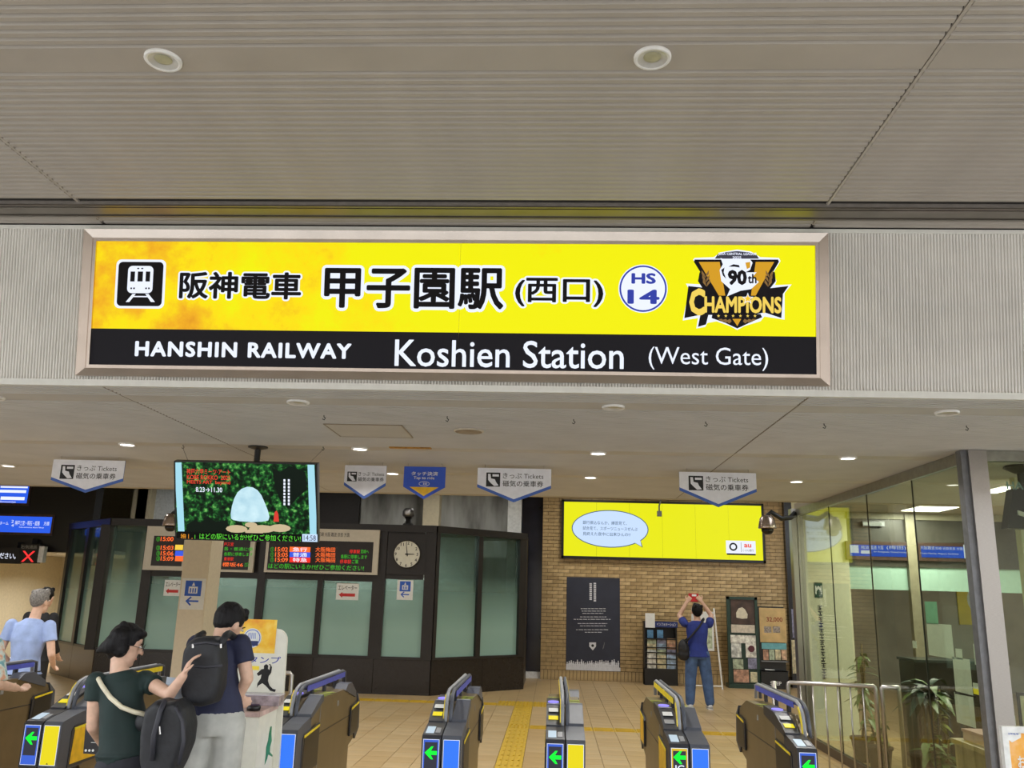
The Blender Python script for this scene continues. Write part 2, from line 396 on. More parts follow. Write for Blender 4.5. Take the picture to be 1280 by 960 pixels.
colpx(170, 187, m_beigew, 'wall_column_2'); colpx(529, 549, m_beigew, 'wall_column_3'); colpx(635, 652, mat('pale_pipe', (214, 216, 214), .5), 'wall_column_4')
colpx(396, 449, mat('dark_recess', (34, 30, 28), .7), 'wall_recess', 19.98, 20.1)
bx('wall_opening', (-.72, 19.95, .14), (-.24, 20.3, BACK_Z), mat('dark_panel', (30, 31, 42), .16, noise=.1, scale=3), kind='structure')
bx('baseboard_back', (-.66, 19.90, 0), (-.245, 19.95, .14), mat('white_base', (228, 228, 228), .5), kind='structure')
bx('wall_black', (5.21, BW-.15, 0), (5.75, BW+.25, BACK_Z), mat('black_wall', (24, 24, 28), .25), kind='structure')
bx('wall_left', (-13.2, 5.35, 0), (-13, 24, BACK_Z), m_beigew, kind='structure')
bx('wall_far_left', (-13, 22.5, 0), (-9.8, 22.7, BACK_Z), m_beigew, kind='structure')
bx('wall_side_left', (-9.9, 20.1, 0), (-9.8, 22.5, BACK_Z), m_beigew, kind='structure')
bx('wall_right', (12.8, 7.2, 0), (13, 24, BACK_Z), m_beigew, kind='structure')
bx('wall_far_right', (5.75, 19.9, 0), (12.8, 20.1, BACK_Z), mat('grey_brown_wall', (150, 142, 126), .6, noise=.08, scale=2), kind='structure')
# black header over the left corridor, on its own plane
HY = 17.9
hx = onY(117, 640, HY).x; hz = onY(60, 690, HY).z
bx('wall_header', (-13, HY, hz), (hx, HY+.3, BACK_Z), mat('header_black', (16, 15, 16), .35), kind='structure')
bx('ceiling_corridor', (-13, HY+.3, hz+.02), (-9.9, 22.5, hz+.1), mat('corridor_ceiling', (214, 210, 200), .7), kind='structure')
# ================================================================== STATION SIGN
sign = thing('station_sign', 'long lit yellow and black station name sign in a steel frame on the fascia', 'sign', FA.pt(-.7, .06, 0))
u0, v0, u1, v1 = -3.04, .125, 1.63, .945          # lit face
o0, o1 = .004, .05
fw = .075
m_fr = mat('sign_steel', (214, 204, 196), .25, 1., noise=.03, scale=5)
def miter(name, q):                       # frame member: outer edge stands proud, slopes into the face
    (a, b_, c, d) = q
    MB().add([FA.pt(*a, o0), FA.pt(*b_, o0), FA.pt(*c, .02), FA.pt(*d, .02), FA.pt(*a, o1), FA.pt(*b_, o1), FA.pt(*c, .034), FA.pt(*d, .034)],
             [(0, 1, 2, 3), (4, 5, 6, 7), (0, 1, 5, 4), (1, 2, 6, 5), (2, 3, 7, 6), (3, 0, 4, 7)]).build(name, m_fr, sign)
O = [(u0-fw, v0-fw), (u1+fw, v0-fw), (u1+fw, v1+fw), (u0-fw, v1+fw)]; I = [(u0-.022, v0-.022), (u1+.022, v0-.022), (u1+.022, v1+.022), (u0-.022, v1+.022)]
for k in range(4): miter('frame_bar', (O[k], O[(k+1) % 4], I[(k+1) % 4], I[k]))
for a in ((u0-.022, v0-.022, u1+.022, v0), (u0-.022, v1, u1+.022, v1+.022), (u0-.022, v0, u0, v1), (u1, v0, u1+.022, v1)):
    MB().obox(FA, *a, o0, .028).build('inner_bead', m_fr, sign)
# yellow print: orange flecked gold at the left fading to plain lemon
def yellowmat(nm, seed):
    m = mat(nm, (8, 8, 8), .3, noise=0, spec=.12); nt = m.node_tree; b = nt.nodes['Principled BSDF']
    tc = nt.nodes.new('ShaderNodeTexCoord'); sx = nt.nodes.new('ShaderNodeSeparateXYZ'); nt.links.new(tc.outputs['Object'], sx.inputs[0])
    mr = nt.nodes.new('ShaderNodeMapRange'); mr.inputs[1].default_value = -2.9; mr.inputs[2].default_value = .6; mr.inputs[3].default_value = .0; mr.inputs[4].default_value = .42
    nt.links.new(sx.outputs[0], mr.inputs[0])
    n1 = nt.nodes.new('ShaderNodeTexNoise'); n1.inputs['Scale'].default_value = 1.8; n1.inputs['Detail'].default_value = 7; n1.inputs['Roughness'].default_value = .62
    nt.links.new(tc.outputs['Object'], n1.inputs['Vector'])
    ad = nt.nodes.new('ShaderNodeMath'); ad.operation = 'ADD'; nt.links.new(mr.outputs[0], ad.inputs[0]); nt.links.new(n1.outputs[0], ad.inputs[1])
    r = nt.nodes.new('ShaderNodeValToRGB'); e = r.color_ramp.elements; e.new(.5); e.new(.5)
    for x, (p, c) in zip(e, [(.36, (214, 132, 30)), (.46, (236, 172, 32)), (.57, (246, 218, 16)), (.72, (238, 234, 10))]): x.position = p; x.color = (*lin(c), 1)
    nt.links.new(ad.outputs[0], r.inputs[0]); nt.links.new(r.outputs[0], b.inputs['Emission Color']); b.inputs['Emission Strength'].default_value = .98
    return m
YEL = yellowmat('sign_yellow', 0)
seam = FA.px(575, 360)[0]; vb = FA.px(570, 416)[1]
for a, c in ((u0, seam-.0015), (seam+.0015, u1)): MB().obox(FA, a, vb, c, v1, o0, .012).build('yellow_panel', YEL, sign)
BLK = lit('sign_black_lit', (26, 25, 30), .8)
for a, c in ((u0, seam-.001), (seam+.001, u1)): MB().obox(FA, a, v0, c, vb, o0, .012).build('black_panel', BLK, sign)
T0 = .014
pk = thing  # (kept short below)
ic = FA.rect(145.5, 325, 207.5, 386); flatuv('pictogram_border', FA, rrect(*ic, .035), .0125, EW, sign, .001)
ic2 = FA.rect(148.5, 328, 204.5, 383); icp = flatuv('pictogram_tile', FA, rrect(*ic2, .028), .0137, EB, sign, .001)
tb = FA.rect(161, 333, 192.5, 367); flatuv('train_body', FA, rrect(*tb, .03), .0149, EW, icp, .0006)
for q in ((164.5, 340, 170, 352.5), (173.5, 340, 180, 352.5), (183.5, 340, 189, 352.5)): rectpx('train_window', FA, *q, .0156, EB, icp, .0004)
rectpx('train_lamp', FA, 173, 335.5, 175.5, 337, .0156, EB, icp, .0004); rectpx('train_lamp', FA, 178, 335.5, 180.5, 337, .0156, EB, icp, .0004)
for x in (164.5, 168, 183, 186.5): rectpx('train_light', FA, x, 360, x+2, 362, .0156, EB, icp, .0004)
flat('rail_leg', FA, [(167, 368), (171, 368), (163, 378), (158.5, 378)], .0149, EW, icp, .0006); flat('rail_leg', FA, [(183, 368), (187, 368), (195, 378), (190, 378)], .0149, EW, icp, .0006)
rectpx('rail_tie', FA, 168, 370.5, 186, 372, .0149, EW, icp, .0006)
txt('lettering', FA, '阪神電車', 225.5, 340.5, 377.5, 374.5, .0155, EB, sign, split=True, bold=.028, outline=(.085, EW, .0135))
txt('lettering', FA, '甲子園駅', 406, 335, 630, 386.5, .0155, EB, sign, split=True, bold=.024, outline=(.092, EW, .0135))
txt('lettering', FA, '(西口)', 644, 348, 754, 384, .0155, EB, sign, split=True, bold=.02, outline=(.085, EW, .0135))
NAVY = lit('sign_navy', (52, 66, 168), .9)
cu, cv = FA.px(803.5, 361.3); flatuv('badge_edge', FA, ell(cu, cv, .156, .156, 48), .0125, EW, sign, .0008); flatuv('badge_ring', FA, ell(cu, cv, .150, .150, 48), .0135, NAVY, sign, .0008); flatuv('badge_disc', FA, ell(cu, cv, .139, .139, 48), .0145, EW, sign, .0008)
txt('lettering', FA, 'HS', 789, 342, 819.5, 355.5, .0165, NAVY, sign, bold=.04); txt('lettering', FA, '14', 784, 362.5, 824, 380.5, .0165, NAVY, sign, bold=.035)
SPC[0] = 1.14
txt('lettering', FA, 'HANSHIN RAILWAY', 170, 428, 440, 447.5, .0145, EW, sign, bold=.038, split=True)
SPC[0] = 1.0
txt('lettering', FA, 'Koshien Station', 494, 426, 779.5, 460, .0145, EW, sign, split=True, bold=.008); txt('lettering', FA, '(West Gate)', 810.5, 434.5, 959.5, 463, .0145, EW, sign, split=True)
# ---- commemorative emblem on the sign
emb = flat('emblem_halo', FA, [(853, 401), (861, 362), (857, 355), (875, 356), (873, 350), (876, 340), (866, 325), (868, 323), (892, 322), (900, 316), (921, 312.5), (938, 315), (950, 322), (973, 323), (975, 327), (966, 341), (970, 352), (968, 357), (989, 356), (980, 367), (980, 400), (955, 396), (950, 402), (930, 408), (921, 413), (912, 408), (895, 402), (884, 404), (881, 409), (870, 411), (872, 398)], .0125, EW, sign, .0006)
GOLD = lit('emblem_gold', (206, 152, 36), 1); GOLD2 = lit('emblem_gold_light', (236, 204, 90), 1); BRZ = lit('emblem_bronze', (132, 100, 58), 1); EBK = lit('emblem_black', (26, 22, 28), .6); EGY = lit('emblem_grey', (66, 66, 78), .9)
def ef(n, pts, lv, m): return flat(n, FA, pts, .0132+lv*.0007, m, emb, .0005)
ef('ribbon', [(860, 358), (878, 360), (905, 371), (940, 371), (960, 361), (985, 358), (978, 368), (976, 398), (955, 391), (930, 396), (921, 395), (885, 394), (882, 406), (872, 409), (875, 394), (855, 398)], 0, EBK)
ef('shield', [(868, 325), (972, 325), (973, 328), (930, 400), (921, 410), (912, 400), (867, 328)], 0, EBK)
ef('shield_side', [(874, 341), (884, 337), (905, 371), (878, 361), (872, 352)], 0.4, EBK); ef('shield_side', [(968, 341), (958, 337), (938, 371), (962, 361), (969, 352)], 0.4, EBK); ef('shield_foot', [(890, 393), (950, 393), (952, 397), (936, 404), (921, 411), (906, 404), (889, 398)], 0.4, EBK)
ef('gold_wing', [(873, 328), (899, 328), (906, 370), (898, 370)], 1, GOLD); ef('gold_wing', [(944, 328), (967, 328), (944, 370), (938, 370)], 1, GOLD)
ef('gold_tip', [(915, 399), (926, 399), (921, 408)], 1, GOLD)
ef('title_band', [(893, 324), (897, 318), (909, 315.5), (921, 314.5), (935, 316), (945, 319), (948, 324)], 1, EGY)
txt('emblem_lettering', FA, 'JERA CENTRAL LEAGUE', 897, 316.5, 945, 320.5, .0148, EW, emb, bold=.02); txt('emblem_lettering', FA, '2025', 915, 321, 926, 324.2, .0148, EW, emb, bold=.02)
ef('crest_white', [(900, 323), (905, 325), (925, 324.5), (937, 325), (940, 329), (937, 338), (931, 341), (945, 341), (940, 347), (948, 353), (938, 362), (925, 364), (908, 371), (912, 362), (901, 352), (899, 338), (903, 331)], 2, EW)
ef('crest_stripe', [(903, 345), (901, 338), (905, 335), (904, 341), (907, 349)], 3, EBK); ef('crest_stripe', [(910, 334), (916, 331), (923, 332), (924, 335), (917, 334)], 3, EBK); ef('crest_stripe', [(931, 329), (937, 328), (937, 335), (933, 337)], 3, GOLD)
txt('emblem_lettering', FA, '90', 909, 338, 933, 357, .0160, EBK, emb, bold=.05); txt('emblem_lettering', FA, 'th', 934, 343, 945, 355, .0160, EBK, emb, bold=.03)
for sx_, s in ((881, -1), (961, 1)):
    for k in range(3):
        y = 343+k*5.5
        for q in (-1, 1): ef('laurel_leaf', [(sx_-s*k*.8, y+5), (sx_-s*k*.8+q*4.5, y), (sx_-s*k*.8+q*4.5, y-4.5), (sx_-s*k*.8+q*1, y)], 2, BRZ)
for s in (-1, 1):
    for k in range(3): ef('laurel_leaf', [(921+s*(9+k*5), 399), (921+s*(14+k*5), 401.5-k), (921+s*(10+k*4), 405-k), (921+s*(7+k*5), 402)], 2, BRZ)
txt('emblem_lettering', FA, 'C', 861, 361, 881, 395, .0160, GOLD2, emb, bold=.05); txt('emblem_lettering', FA, 'HAMPIONS', 880, 371, 976, 392, .0160, GOLD2, emb, bold=.035)
def star(cx, cy, r): return [(cx+(r if k % 2 == 0 else r*.42)*math.sin(math.pi*k/5), cy-(r if k % 2 == 0 else r*.42)*math.cos(math.pi*k/5)) for k in range(10)]
ef('big_star', star(934, 374, 7.5), 5, EW); ef('big_star_core', star(934, 374, 5.5), 6, lit('star_yellow', (244, 196, 40), 1))
for k in range(6): ef('small_star', star(897.5+k*9.1, 395.4, 2.1), 5, GOLD2)
# ================================================================== DOWNLIGHTS
m_ring = mat('lamp_ring', (228, 226, 222), .35); m_refl = mat('lamp_reflector', (196, 194, 188), .3, .2)
def downlight(x, y, z, R, on, label, group, W=None, name='ceiling_downlight'):
    t = thing(name, label, 'ceiling light', (x, y, z), group)
    MB().lathe([(R*.76, -.004), (R*.80, -.013), (R*.95, -.015), (R, -.010), (R, .001)], (x, y, z), 32, close=False).build('trim_ring', m_ring, t, True)
    if on:
        MB().lathe([(R*.82, -.004), (R*.80, -.010), (.001, -.010)], (x, y, z), 24).build('diffuser', lit('lamp_on', (255, 250, 240), 6.0), t)
        L = bpy.data.lights.new('lamp', 'AREA'); L.shape = 'DISK'; L.size = R*1.5; L.energy = W or DOWNLIGHT_W; L.color = (1, .97, .92); L.spread = math.radians(150)
        lo = bpy.data.objects.new('lamp', L); COL.objects.link(lo); lo.parent = t; lo.location = (0, 0, -.02)
    else:
        MB().lathe([(R*.80, -.012), (R*.62, -.005), (R*.50, -.0015), (.001, -.0012)], (x, y, z), 28, close=False).build('reflector', m_refl, t, True)
        MB().lathe([(R*.48, -.002), (R*.46, -.004), (R*.30, -.005), (.001, -.0052)], (x, y, z), 20, close=False).build('bulb', mat('lamp_off', (176, 172, 140), .3), t, True)
G = 'canopy downlights'
for x, lb in ((-1.79, 'unlit round downlight in the canopy, left one above the station sign'), (.405, 'unlit round downlight in the canopy, right one above the station sign')): downlight(x, 3.312, CAN_Z, .082, False, lb, G)
rowlab = {0: 'dim round downlight in the front row of the inner ceiling, ', 1: 'lit round downlight in the second row of the inner ceiling, ', 2: 'lit round downlight in the third row of the inner ceiling, '}
pos = {-6.2: 'at the far left end', -3.99: 'above the hanging television side', -1.79: 'left of centre', .40: 'right of centre', 2.63: 'beside the glass room'}
for r, Y in enumerate((5.725, 7.70, 9.36)):
    for X in pos: downlight(X, Y, CEIL_Z, .078, r > 0, rowlab[r]+pos[X], 'inner ceiling downlights')
for X in (-11, -8, -5, -2, 1, 4):  # unseen lamps, added to light the hall behind the soffit
    for Y in (13.2, 17.9):
        if (X, Y) == (-11, 17.9): continue
        downlight(X, Y, BACK_Z, .10, True, 'unseen round downlight added to the high back ceiling behind the soffit', 'added back ceiling downlights', BACKLIGHT_W)
# ---- speaker, hatch, hooks, rusty slot on the inner ceiling
sp = onZ(586, 538, CEIL_Z)
t = thing('ceiling_speaker', 'flat round grey speaker set in the inner ceiling', 'speaker', sp)
MB().lathe([(.118, 0), (.116, -.010), (.108, -.014), (.104, -.010), (.001, -.010)], sp, 28).build('grille', mat('speaker_grille', (150, 136, 116), .7), t, True)
MB().lathe([(.118, 0), (.122, -.004), (.113, -.0145), (.108, -.0145), (.112, 0)], sp, 28, close=False).build('ring', mat('speaker_ring', (190, 180, 164), .4), t, True)
hp = [onZ(404, 529.5, CEIL_Z), onZ(500, 531, CEIL_Z), onZ(519, 547, CEIL_Z), onZ(426, 546, CEIL_Z)]
hx0, hx1, hy0, hy1 = (hp[0].x+hp[3].x)/2, (hp[1].x+hp[2].x)/2, hp[0].y, hp[2].y
t = thing('access_hatch', 'square access hatch panel in the inner ceiling', 'hatch', ((hx0+hx1)/2, (hy0+hy1)/2, CEIL_Z))
bx('hatch_panel', (hx0+.012, hy0+.012, CEIL_Z-.004), (hx1-.012, hy1-.012, CEIL_Z), m_cei, t)
for a, c in (((hx0, hy0), (hx1, hy0+.01)), ((hx0, hy1-.01), (hx1, hy1)), ((hx0, hy0), (hx0+.01, hy1)), ((hx1-.01, hy0), (hx1, hy1))): bx('hatch_edge', (*a, CEIL_Z-.006), (*c, CEIL_Z), mat('hatch_edge', (150, 138, 120), .5), t)
a, c = onZ(487, 559, CEIL_Z), onZ(540, 561, CEIL_Z)
t = bx('ceiling_slot_cover', (a.x, a.y-.03, CEIL_Z-.008), (c.x, a.y+.03, CEIL_Z), mat('rust_strip', (176, 128, 50), .7, noise=.2), label='narrow rust stained slot cover on the inner ceiling', cat='cover')
HK = ['leftmost hook of the front row', 'second hook of the front row, above the tap to ride banner', 'third hook of the front row, above the wide banner', 'fourth hook of the front row', 'fifth hook of the front row, above the wide screen edge', 'rightmost hook of the front row, near the glass room', 'hook left of the television pole', 'hook right of the television pole']
for i, (x, y) in enumerate([(405, 519), (559, 521), (717, 524), (882, 527), (1030, 529.5), (1208, 532), (229, 556), (404, 558)]):
    p = onZ(x, y, CEIL_Z)
    MB().tube([(p.x, p.y, CEIL_Z+.004), (p.x, p.y, CEIL_Z-.012), (p.x+.012, p.y, CEIL_Z-.022), (p.x+.004, p.y, CEIL_Z-.036), (p.x-.010, p.y, CEIL_Z-.028)], .0032, 6).build('ceiling_hook', mat('hook_dark', (40, 38, 36), .4, .6), None, label='small dark ceiling hook, '+HK[i], cat='hook', group='ceiling hooks')
# ================================================================== HANGING BANNERS
m_ban = mat('banner_white', (236, 237, 244), .55, noise=.02); m_bblue = mat('banner_blue', (66, 104, 188), .5, noise=.02)
def banner(Y, xl, xr, yt, yb, ytip, label, tap=False, narrow=False):
    pl = facing(Y); c = pl.rect(xl, yt, xr, yb); ul, vb_, ur, vt = c; vtip = pl.px((xl+xr)/2, ytip)[1]; um = (ul+ur)/2
    vt = CEIL_Z-.035
    t = thing('hanging_banner', label, 'sign', pl.pt(um, vtip), 'arrow shaped ticket banners hung from the inner ceiling')
    base = m_bblue if not tap else mat('banner_deep_blue', (44, 84, 196), .5, noise=.02)
    flatuv('board', pl, [(ul, vt), (ul, vb_), (um, vtip), (ur, vb_), (ur, vt)], 0, base, t, .008)
    k = .030
    if not tap:
        flatuv('white_face', pl, [(ul, vt), (ul, vb_+k), (um, vtip+k), (ur, vb_+k), (ur, vt)], .009, m_ban, t, .001)
        w_, h_ = ur-ul, vt-vb_
        fx = lambda a: ul+w_*a
        pz = (.12, .31) if not narrow else (.07, .30)
        y0, y1 = vt-h_*(.92), vt-h_*(.27)
        if narrow: y0, y1 = vt-h_*.80, vt-h_*.33
        s = fx(pz[1])-fx(pz[0]); yc = (y0+y1)/2
        flatuv('ticket_pictogram', pl, [(fx(pz[0]), yc-s*.5), (fx(pz[1]), yc-s*.5), (fx(pz[1]), yc+s*.5), (fx(pz[0]), yc+s*.5)], .0105, INK, t, .001)
        a0 = fx(pz[0])
        flatuv('pictogram_hand', pl, [(a0+s*.12, yc+s*.40), (a0+s*.30, yc+s*.40), (a0+s*.34, yc+s*.08), (a0+s*.62, yc+s*.02), (a0+s*.70, yc-s*.16), (a0+s*.90, yc-s*.42), (a0+s*.58, yc-s*.46), (a0+s*.30, yc-s*.22), (a0+s*.14, yc-s*.04)], .012, m_ban, t, .0006)
        flatuv('pictogram_ticket', pl, [(a0+s*.44, yc+s*.38), (a0+s*.90, yc+s*.38), (a0+s*.90, yc+s*.22), (a0+s*.44, yc+s*.22)], .012, m_ban, t, .0006)
        tx0 = .345 if not narrow else .33; tx1 = .895 if not narrow else .95
        txtuv('lettering', pl, 'きっぷ Tickets', (fx(tx0), yc+s*.10, fx(tx1), yc+s*.50), .0105, INK, t)
        txtuv('lettering', pl, '磁気の乗車券', (fx(tx0), yc-s*.48, fx(tx1), yc-s*.04), .0105, INK, t, bold=.008)
    else:
        w_ = ur-ul; h_ = vt-vb_; fx = lambda a: ul+w_*a
        txtuv('lettering', pl, 'タッチ決済', (fx(.18), vt-h_*.44, fx(.82), vt-h_*.24), .0105, WHITE, t, bold=.02); txtuv('lettering', pl, 'Tap to ride', (fx(.24), vt-h_*.66, fx(.74), vt-h_*.48), .0105, WHITE, t, bold=.015)
        flatuv('tap_ring', pl, ell(um, vt-h_*.84, w_*.13, h_*.12), .0095, WHITE, t, .0006); flatuv('tap_disc', pl, ell(um, vt-h_*.84, w_*.115, h_*.10), .0104, base, t, .0006)
        for kk in (0, 1, 2):
            flatuv('tap_wave', pl, [(um-w_*.03+kk*w_*.035, vt-h_*.90), (um-w_*.015+kk*w_*.035, vt-h_*.90), (um+kk*w_*.035, vt-h_*.84), (um-w_*.015+kk*w_*.035, vt-h_*.78), (um-w_*.03+kk*w_*.035, vt-h_*.78), (um-w_*.015+kk*w_*.035, vt-h_*.84)], .0112, WHITE, t, .0005)
        flatuv('yellow_tip', pl, [(fx(.15), vb_-.0), (um, vtip+.03), (fx(.85), vb_)], .0095, mat('banner_yellow', (240, 190, 40), .5), t, .001)
    for a in (.1, .9): MB().tube([pl.pt(ul+(ur-ul)*a, vt-.02, .004), pl.pt(ul+(ur-ul)*a, CEIL_Z+.003, .004)], .003, 5).build('clip', STEEL, t)
banner(8.58, 66, 156, 572, 601, 616, 'white ticket banner with blue arrow edge left of the hanging television')
banner(8.58, 431, 483, 578, 607, 624, 'narrow white ticket banner with blue arrow edge just right of the television', narrow=True)
banner(8.58, 505, 557, 578, 609, 624, 'blue tap to ride banner with a yellow tip', tap=True)
banner(8.58, 597, 689, 581, 610, 628, 'white ticket banner with blue arrow edge left of the wide yellow screen')
banner(8.58, 849, 945, 585, 614, 634, 'white ticket banner with blue arrow edge in front of the wide yellow screen')
# ================================================================== HANGING TELEVISION
tvp = onZ(320, 557, CEIL_Z); TY = tvp.y
TVT = math.radians(17.5)
tl = onY(216, 576, TY); tr_ = onY(395.5, 579, TY); bl = onY(221.5, 675, TY)
TVP = PL(((tl.x+tr_.x)/2, TY, (tl.z+bl.z)/2), (1, .0, 0), (0, -math.sin(TVT), math.cos(TVT)))
_a, _b, _c, _d = TVP.px(216, 576), TVP.px(395.5, 579), TVP.px(399, 677.5), TVP.px(221, 675.5)
TVP.o = TVP.pt((_a[0]+_b[0]+_c[0]+_d[0])/4, (_a[1]+_b[1]+_c[1]+_d[1])/4); hw = (_b[0]+_c[0]-_a[0]-_d[0])/4; hh = (_a[1]+_b[1]-_c[1]-_d[1])/4
tv = thing('hanging_television', 'large flat television hung from the ceiling showing a pale boulder in a garden', 'television', (tvp.x, TY+.05, TVP.o.z-hh))
MB().obox(TVP, -hw, -hh, hw, hh, -.06, 0).build('casing', BLACK, tv)
bz = .012
for q in ((-hw, -hh, hw, -hh+bz), (-hw, hh-bz, hw, hh), (-hw, -hh, -hw+bz, hh), (hw-bz, -hh, hw, hh)): MB().obox(TVP, *q, 0, .006).build('bezel', BLACK, tv)
MB().tube([(tvp.x, TY+.06, CEIL_Z), (tvp.x, TY+.06, TVP.o.z-.05)], .028, 12).build('mount_pole', BLACK, tv); MB().lathe([(.09, 0), (.09, -.012), (.03, -.03), (.001, -.03)], (tvp.x, TY+.06, CEIL_Z), 18).build('ceiling_plate', BLACK, tv)
MB().obox(TVP, -.2, -.15, .2, .15, -.11, -.06).build('rear_bracket', BLACK, tv)
for (x, y), (x1, y1) in (((229, 556), (245, 574)), ((404, 558), (390, 575))):
    p = onZ(x, y, CEIL_Z); MB().tube([(p.x, p.y, CEIL_Z-.03), TVP.pt(-hw*.84 if x < 300 else hw*.84, hh-.02, -.062)], .0018, 5).build('guy_wire', GREYM, tv)
scr = MB().obox(TVP, -hw+bz, -hh+bz, hw-bz, hh-bz, 0, .002).build('screen', lit('tv_black', (8, 10, 8), 1), tv)
m_leaf = lit('tv_foliage', (20, 60, 24), 1.0); ramp2(m_leaf, [(.36, (6, 16, 8)), (.50, (14, 50, 22)), (.60, (40, 112, 46)), (.72, (120, 190, 96))], scale=26, detail=8, socket='Emission Color')
def tvr(n, x0, y0, x1, y1, lv, m): return rectpx(n, TVP, x0, y0, x1, y1, .002+lv*.0008, m, scr, .0004)
tvr('picture', 218, 579, 394, 667, 0, m_leaf); LBL = lit('tv_paleblue', (160, 214, 230), 1)
flat('side_bar', TVP, [(218, 578), (227, 578), (231, 669), (223, 669)], .0030, LBL, scr, .0004); flat('side_bar', TVP, [(384.5, 580), (393, 580.5), (396.5, 669), (387.5, 669)], .0030, LBL, scr, .0004)
m_bld = lit('tv_boulder', (190, 226, 236), 1); ramp2(m_bld, [(.3, (166, 206, 222)), (.7, (206, 236, 244))], scale=8, socket='Emission Color')
dkg = lit('tv_dark', (10, 22, 14), 1); flat('dark_patch', TVP, [(231, 668), (234, 655), (243, 650), (252, 653), (260, 645), (270, 652), (284, 650), (290, 668)], .0030, dkg, scr, .0004); flat('dark_patch', TVP, [(340, 584), (350, 590), (362, 582), (382, 590), (384, 612), (372, 622), (360, 636), (350, 625), (344, 610)], .0030, dkg, scr, .0004)
flat('boulder', TVP, [(289, 648), (288.6, 642), (290, 633), (293, 623), (297, 615.5), (302, 611), (309, 608.3), (316, 609), (322, 612.5), (327, 619), (331, 628), (335, 638), (337, 646), (335.5, 650.5), (328, 652), (315, 652.5), (300, 651.5), (292, 650)], .0038, m_bld, scr, .0004)
for x, y, rx, ry in ((296, 661, 14, 5), (314, 656, 8, 3.5), (328, 661, 17, 5), (350, 660, 14, 5), (318, 665, 12, 4)):
    cu, cv = TVP.px(x, y); flatuv('garden_stone', TVP, ell(cu, cv, rx*TY/FPX, ry*TY/FPX, 12), .0044+random.random()*.0003, lit('tv_stone%d' % (x % 2), ((196, 178, 142), (170, 160, 134))[x % 2], 1), scr, .0003)
flat('visitor', TVP, [(342, 652), (343.5, 640), (346, 638), (348, 642), (349, 652)], .0050, lit('tv_red', (214, 60, 50), 1), scr, .0003)
RT = lit('tv_red_text', (226, 66, 48), 1)
txt('lettering', TVP, '神戸六甲ミーツ·アート', 233.5, 586, 288, 593, .0046, RT, scr, bold=.01); txt('lettering', TVP, 'KOBE ROKKO  2025', 234, 594, 288, 599.5, .0046, RT, scr, bold=.01); txt('lettering', TVP, 'MEETS ART  beyond', 234, 600.5, 288, 606, .0046, RT, scr, bold=.01)
txt('lettering', TVP, '8.23→11.30', 245, 609, 278, 615, .0046, EW, scr, bold=.01)
for k, x in enumerate((355.5, 361)):
    for j in range(8): tvr('caption_mark', x-1, 599+j*4.2, x+1.4, 602+j*4.2, 2, EW)
rectpx('ticker_band', TVP, 222, 666, 398, 676, .0052, lit('tv_ticker', (6, 8, 6), 1), scr, .0003)
txt('lettering', TVP, '推し', 226, 667, 241, 674.5, .0058, lit('tv_amber', (230, 150, 40), 1), scr); txt('lettering', TVP, '」はどの駅にいるか?ぜひご参加ください!', 242, 667.5, 376, 675.5, .0058, lit('tv_green', (96, 220, 60), 1), scr)
rectpx('clock_box', TVP, 378, 667.5, 397, 677, .0060, lit('tv_clock', (196, 220, 250), 1), scr, .0003); txt('lettering', TVP, '14:58', 380, 669, 395, 675.5, .0066, EB, scr)
# ================================================================== STATION OFFICE BOOTH
BY = 16.1; BT = 3.02; WB = .61
A_, B_, C_, D_ = V((-10.25, 17.9, 0)), V((-8.42, BY, 0)), V((-2.18, BY, 0)), V((-.55, 17.70, 0))
PF = PL((0, BY, 0), (1, 0, 0), (0, 0, 1)); PR = PL(C_, D_-C_, (0, 0, 1)); PLft = PL(A_, B_-A_, (0, 0, 1))
booth = thing('station_office_booth', 'black framed station office booth with frosted windows and dark stone base', 'booth', ((B_.x+C_.x)/2, BY, 0))
m_gran = mat('dark_granite', (38, 34, 33), .22, noise=.12, scale=60)
m_pane = glass('booth_glass', (200, 214, 210), film=True)
m_in = mat('booth_inside', (200, 206, 200), .8)
def seg(pl, L, name, u0_, u1_, z0, z1, o0_, o1_, m): return MB().obox(pl, u0_, z0, u1_, z1, o0_, o1_).build(name, m, booth)
LF = (C_-B_).length; LR = (D_-C_).length; LL = (B_-A_).length
# stone base panels
def upx(pl, x, y=740): return pl.px(x, y)[0]
edges = [B_.x]+[upx(PF, x, 845) for x in (172, 235, 300, 390, 466)]+[C_.x]
for a, c in zip(edges, edges[1:]): seg(PF, 0, 'base_panel', a+.004, c-.004, 0, WB, -.30, .02, m_gran)
for a, c in ((0, LR*.53), (LR*.53, LR)): seg(PR, 0, 'base_panel', a+.004, c-.004, 0, WB, -.20, .02, m_gran)
for a, c in ((0, LL*.5), (LL*.5, LL)): seg(PLft, 0, 'base_panel', a+.004, c-.004, 0, WB, -.20, .02, mat('brown_granite', (70, 56, 42), .3, noise=.12, scale=40))
# header beam, sill
for pl, L, a0 in ((PF, 0, (B_.x, C_.x)), (PR, 0, (0, LR)), (PLft, 0, (0, LL))):
    seg(pl, 0, 'header_beam', a0[0], a0[1], BT-.13, BT, -.20, .05, DARK); seg(pl, 0, 'window_sill', a0[0], a0[1], WB-.002, WB+.04, -.10, .03, DARK)
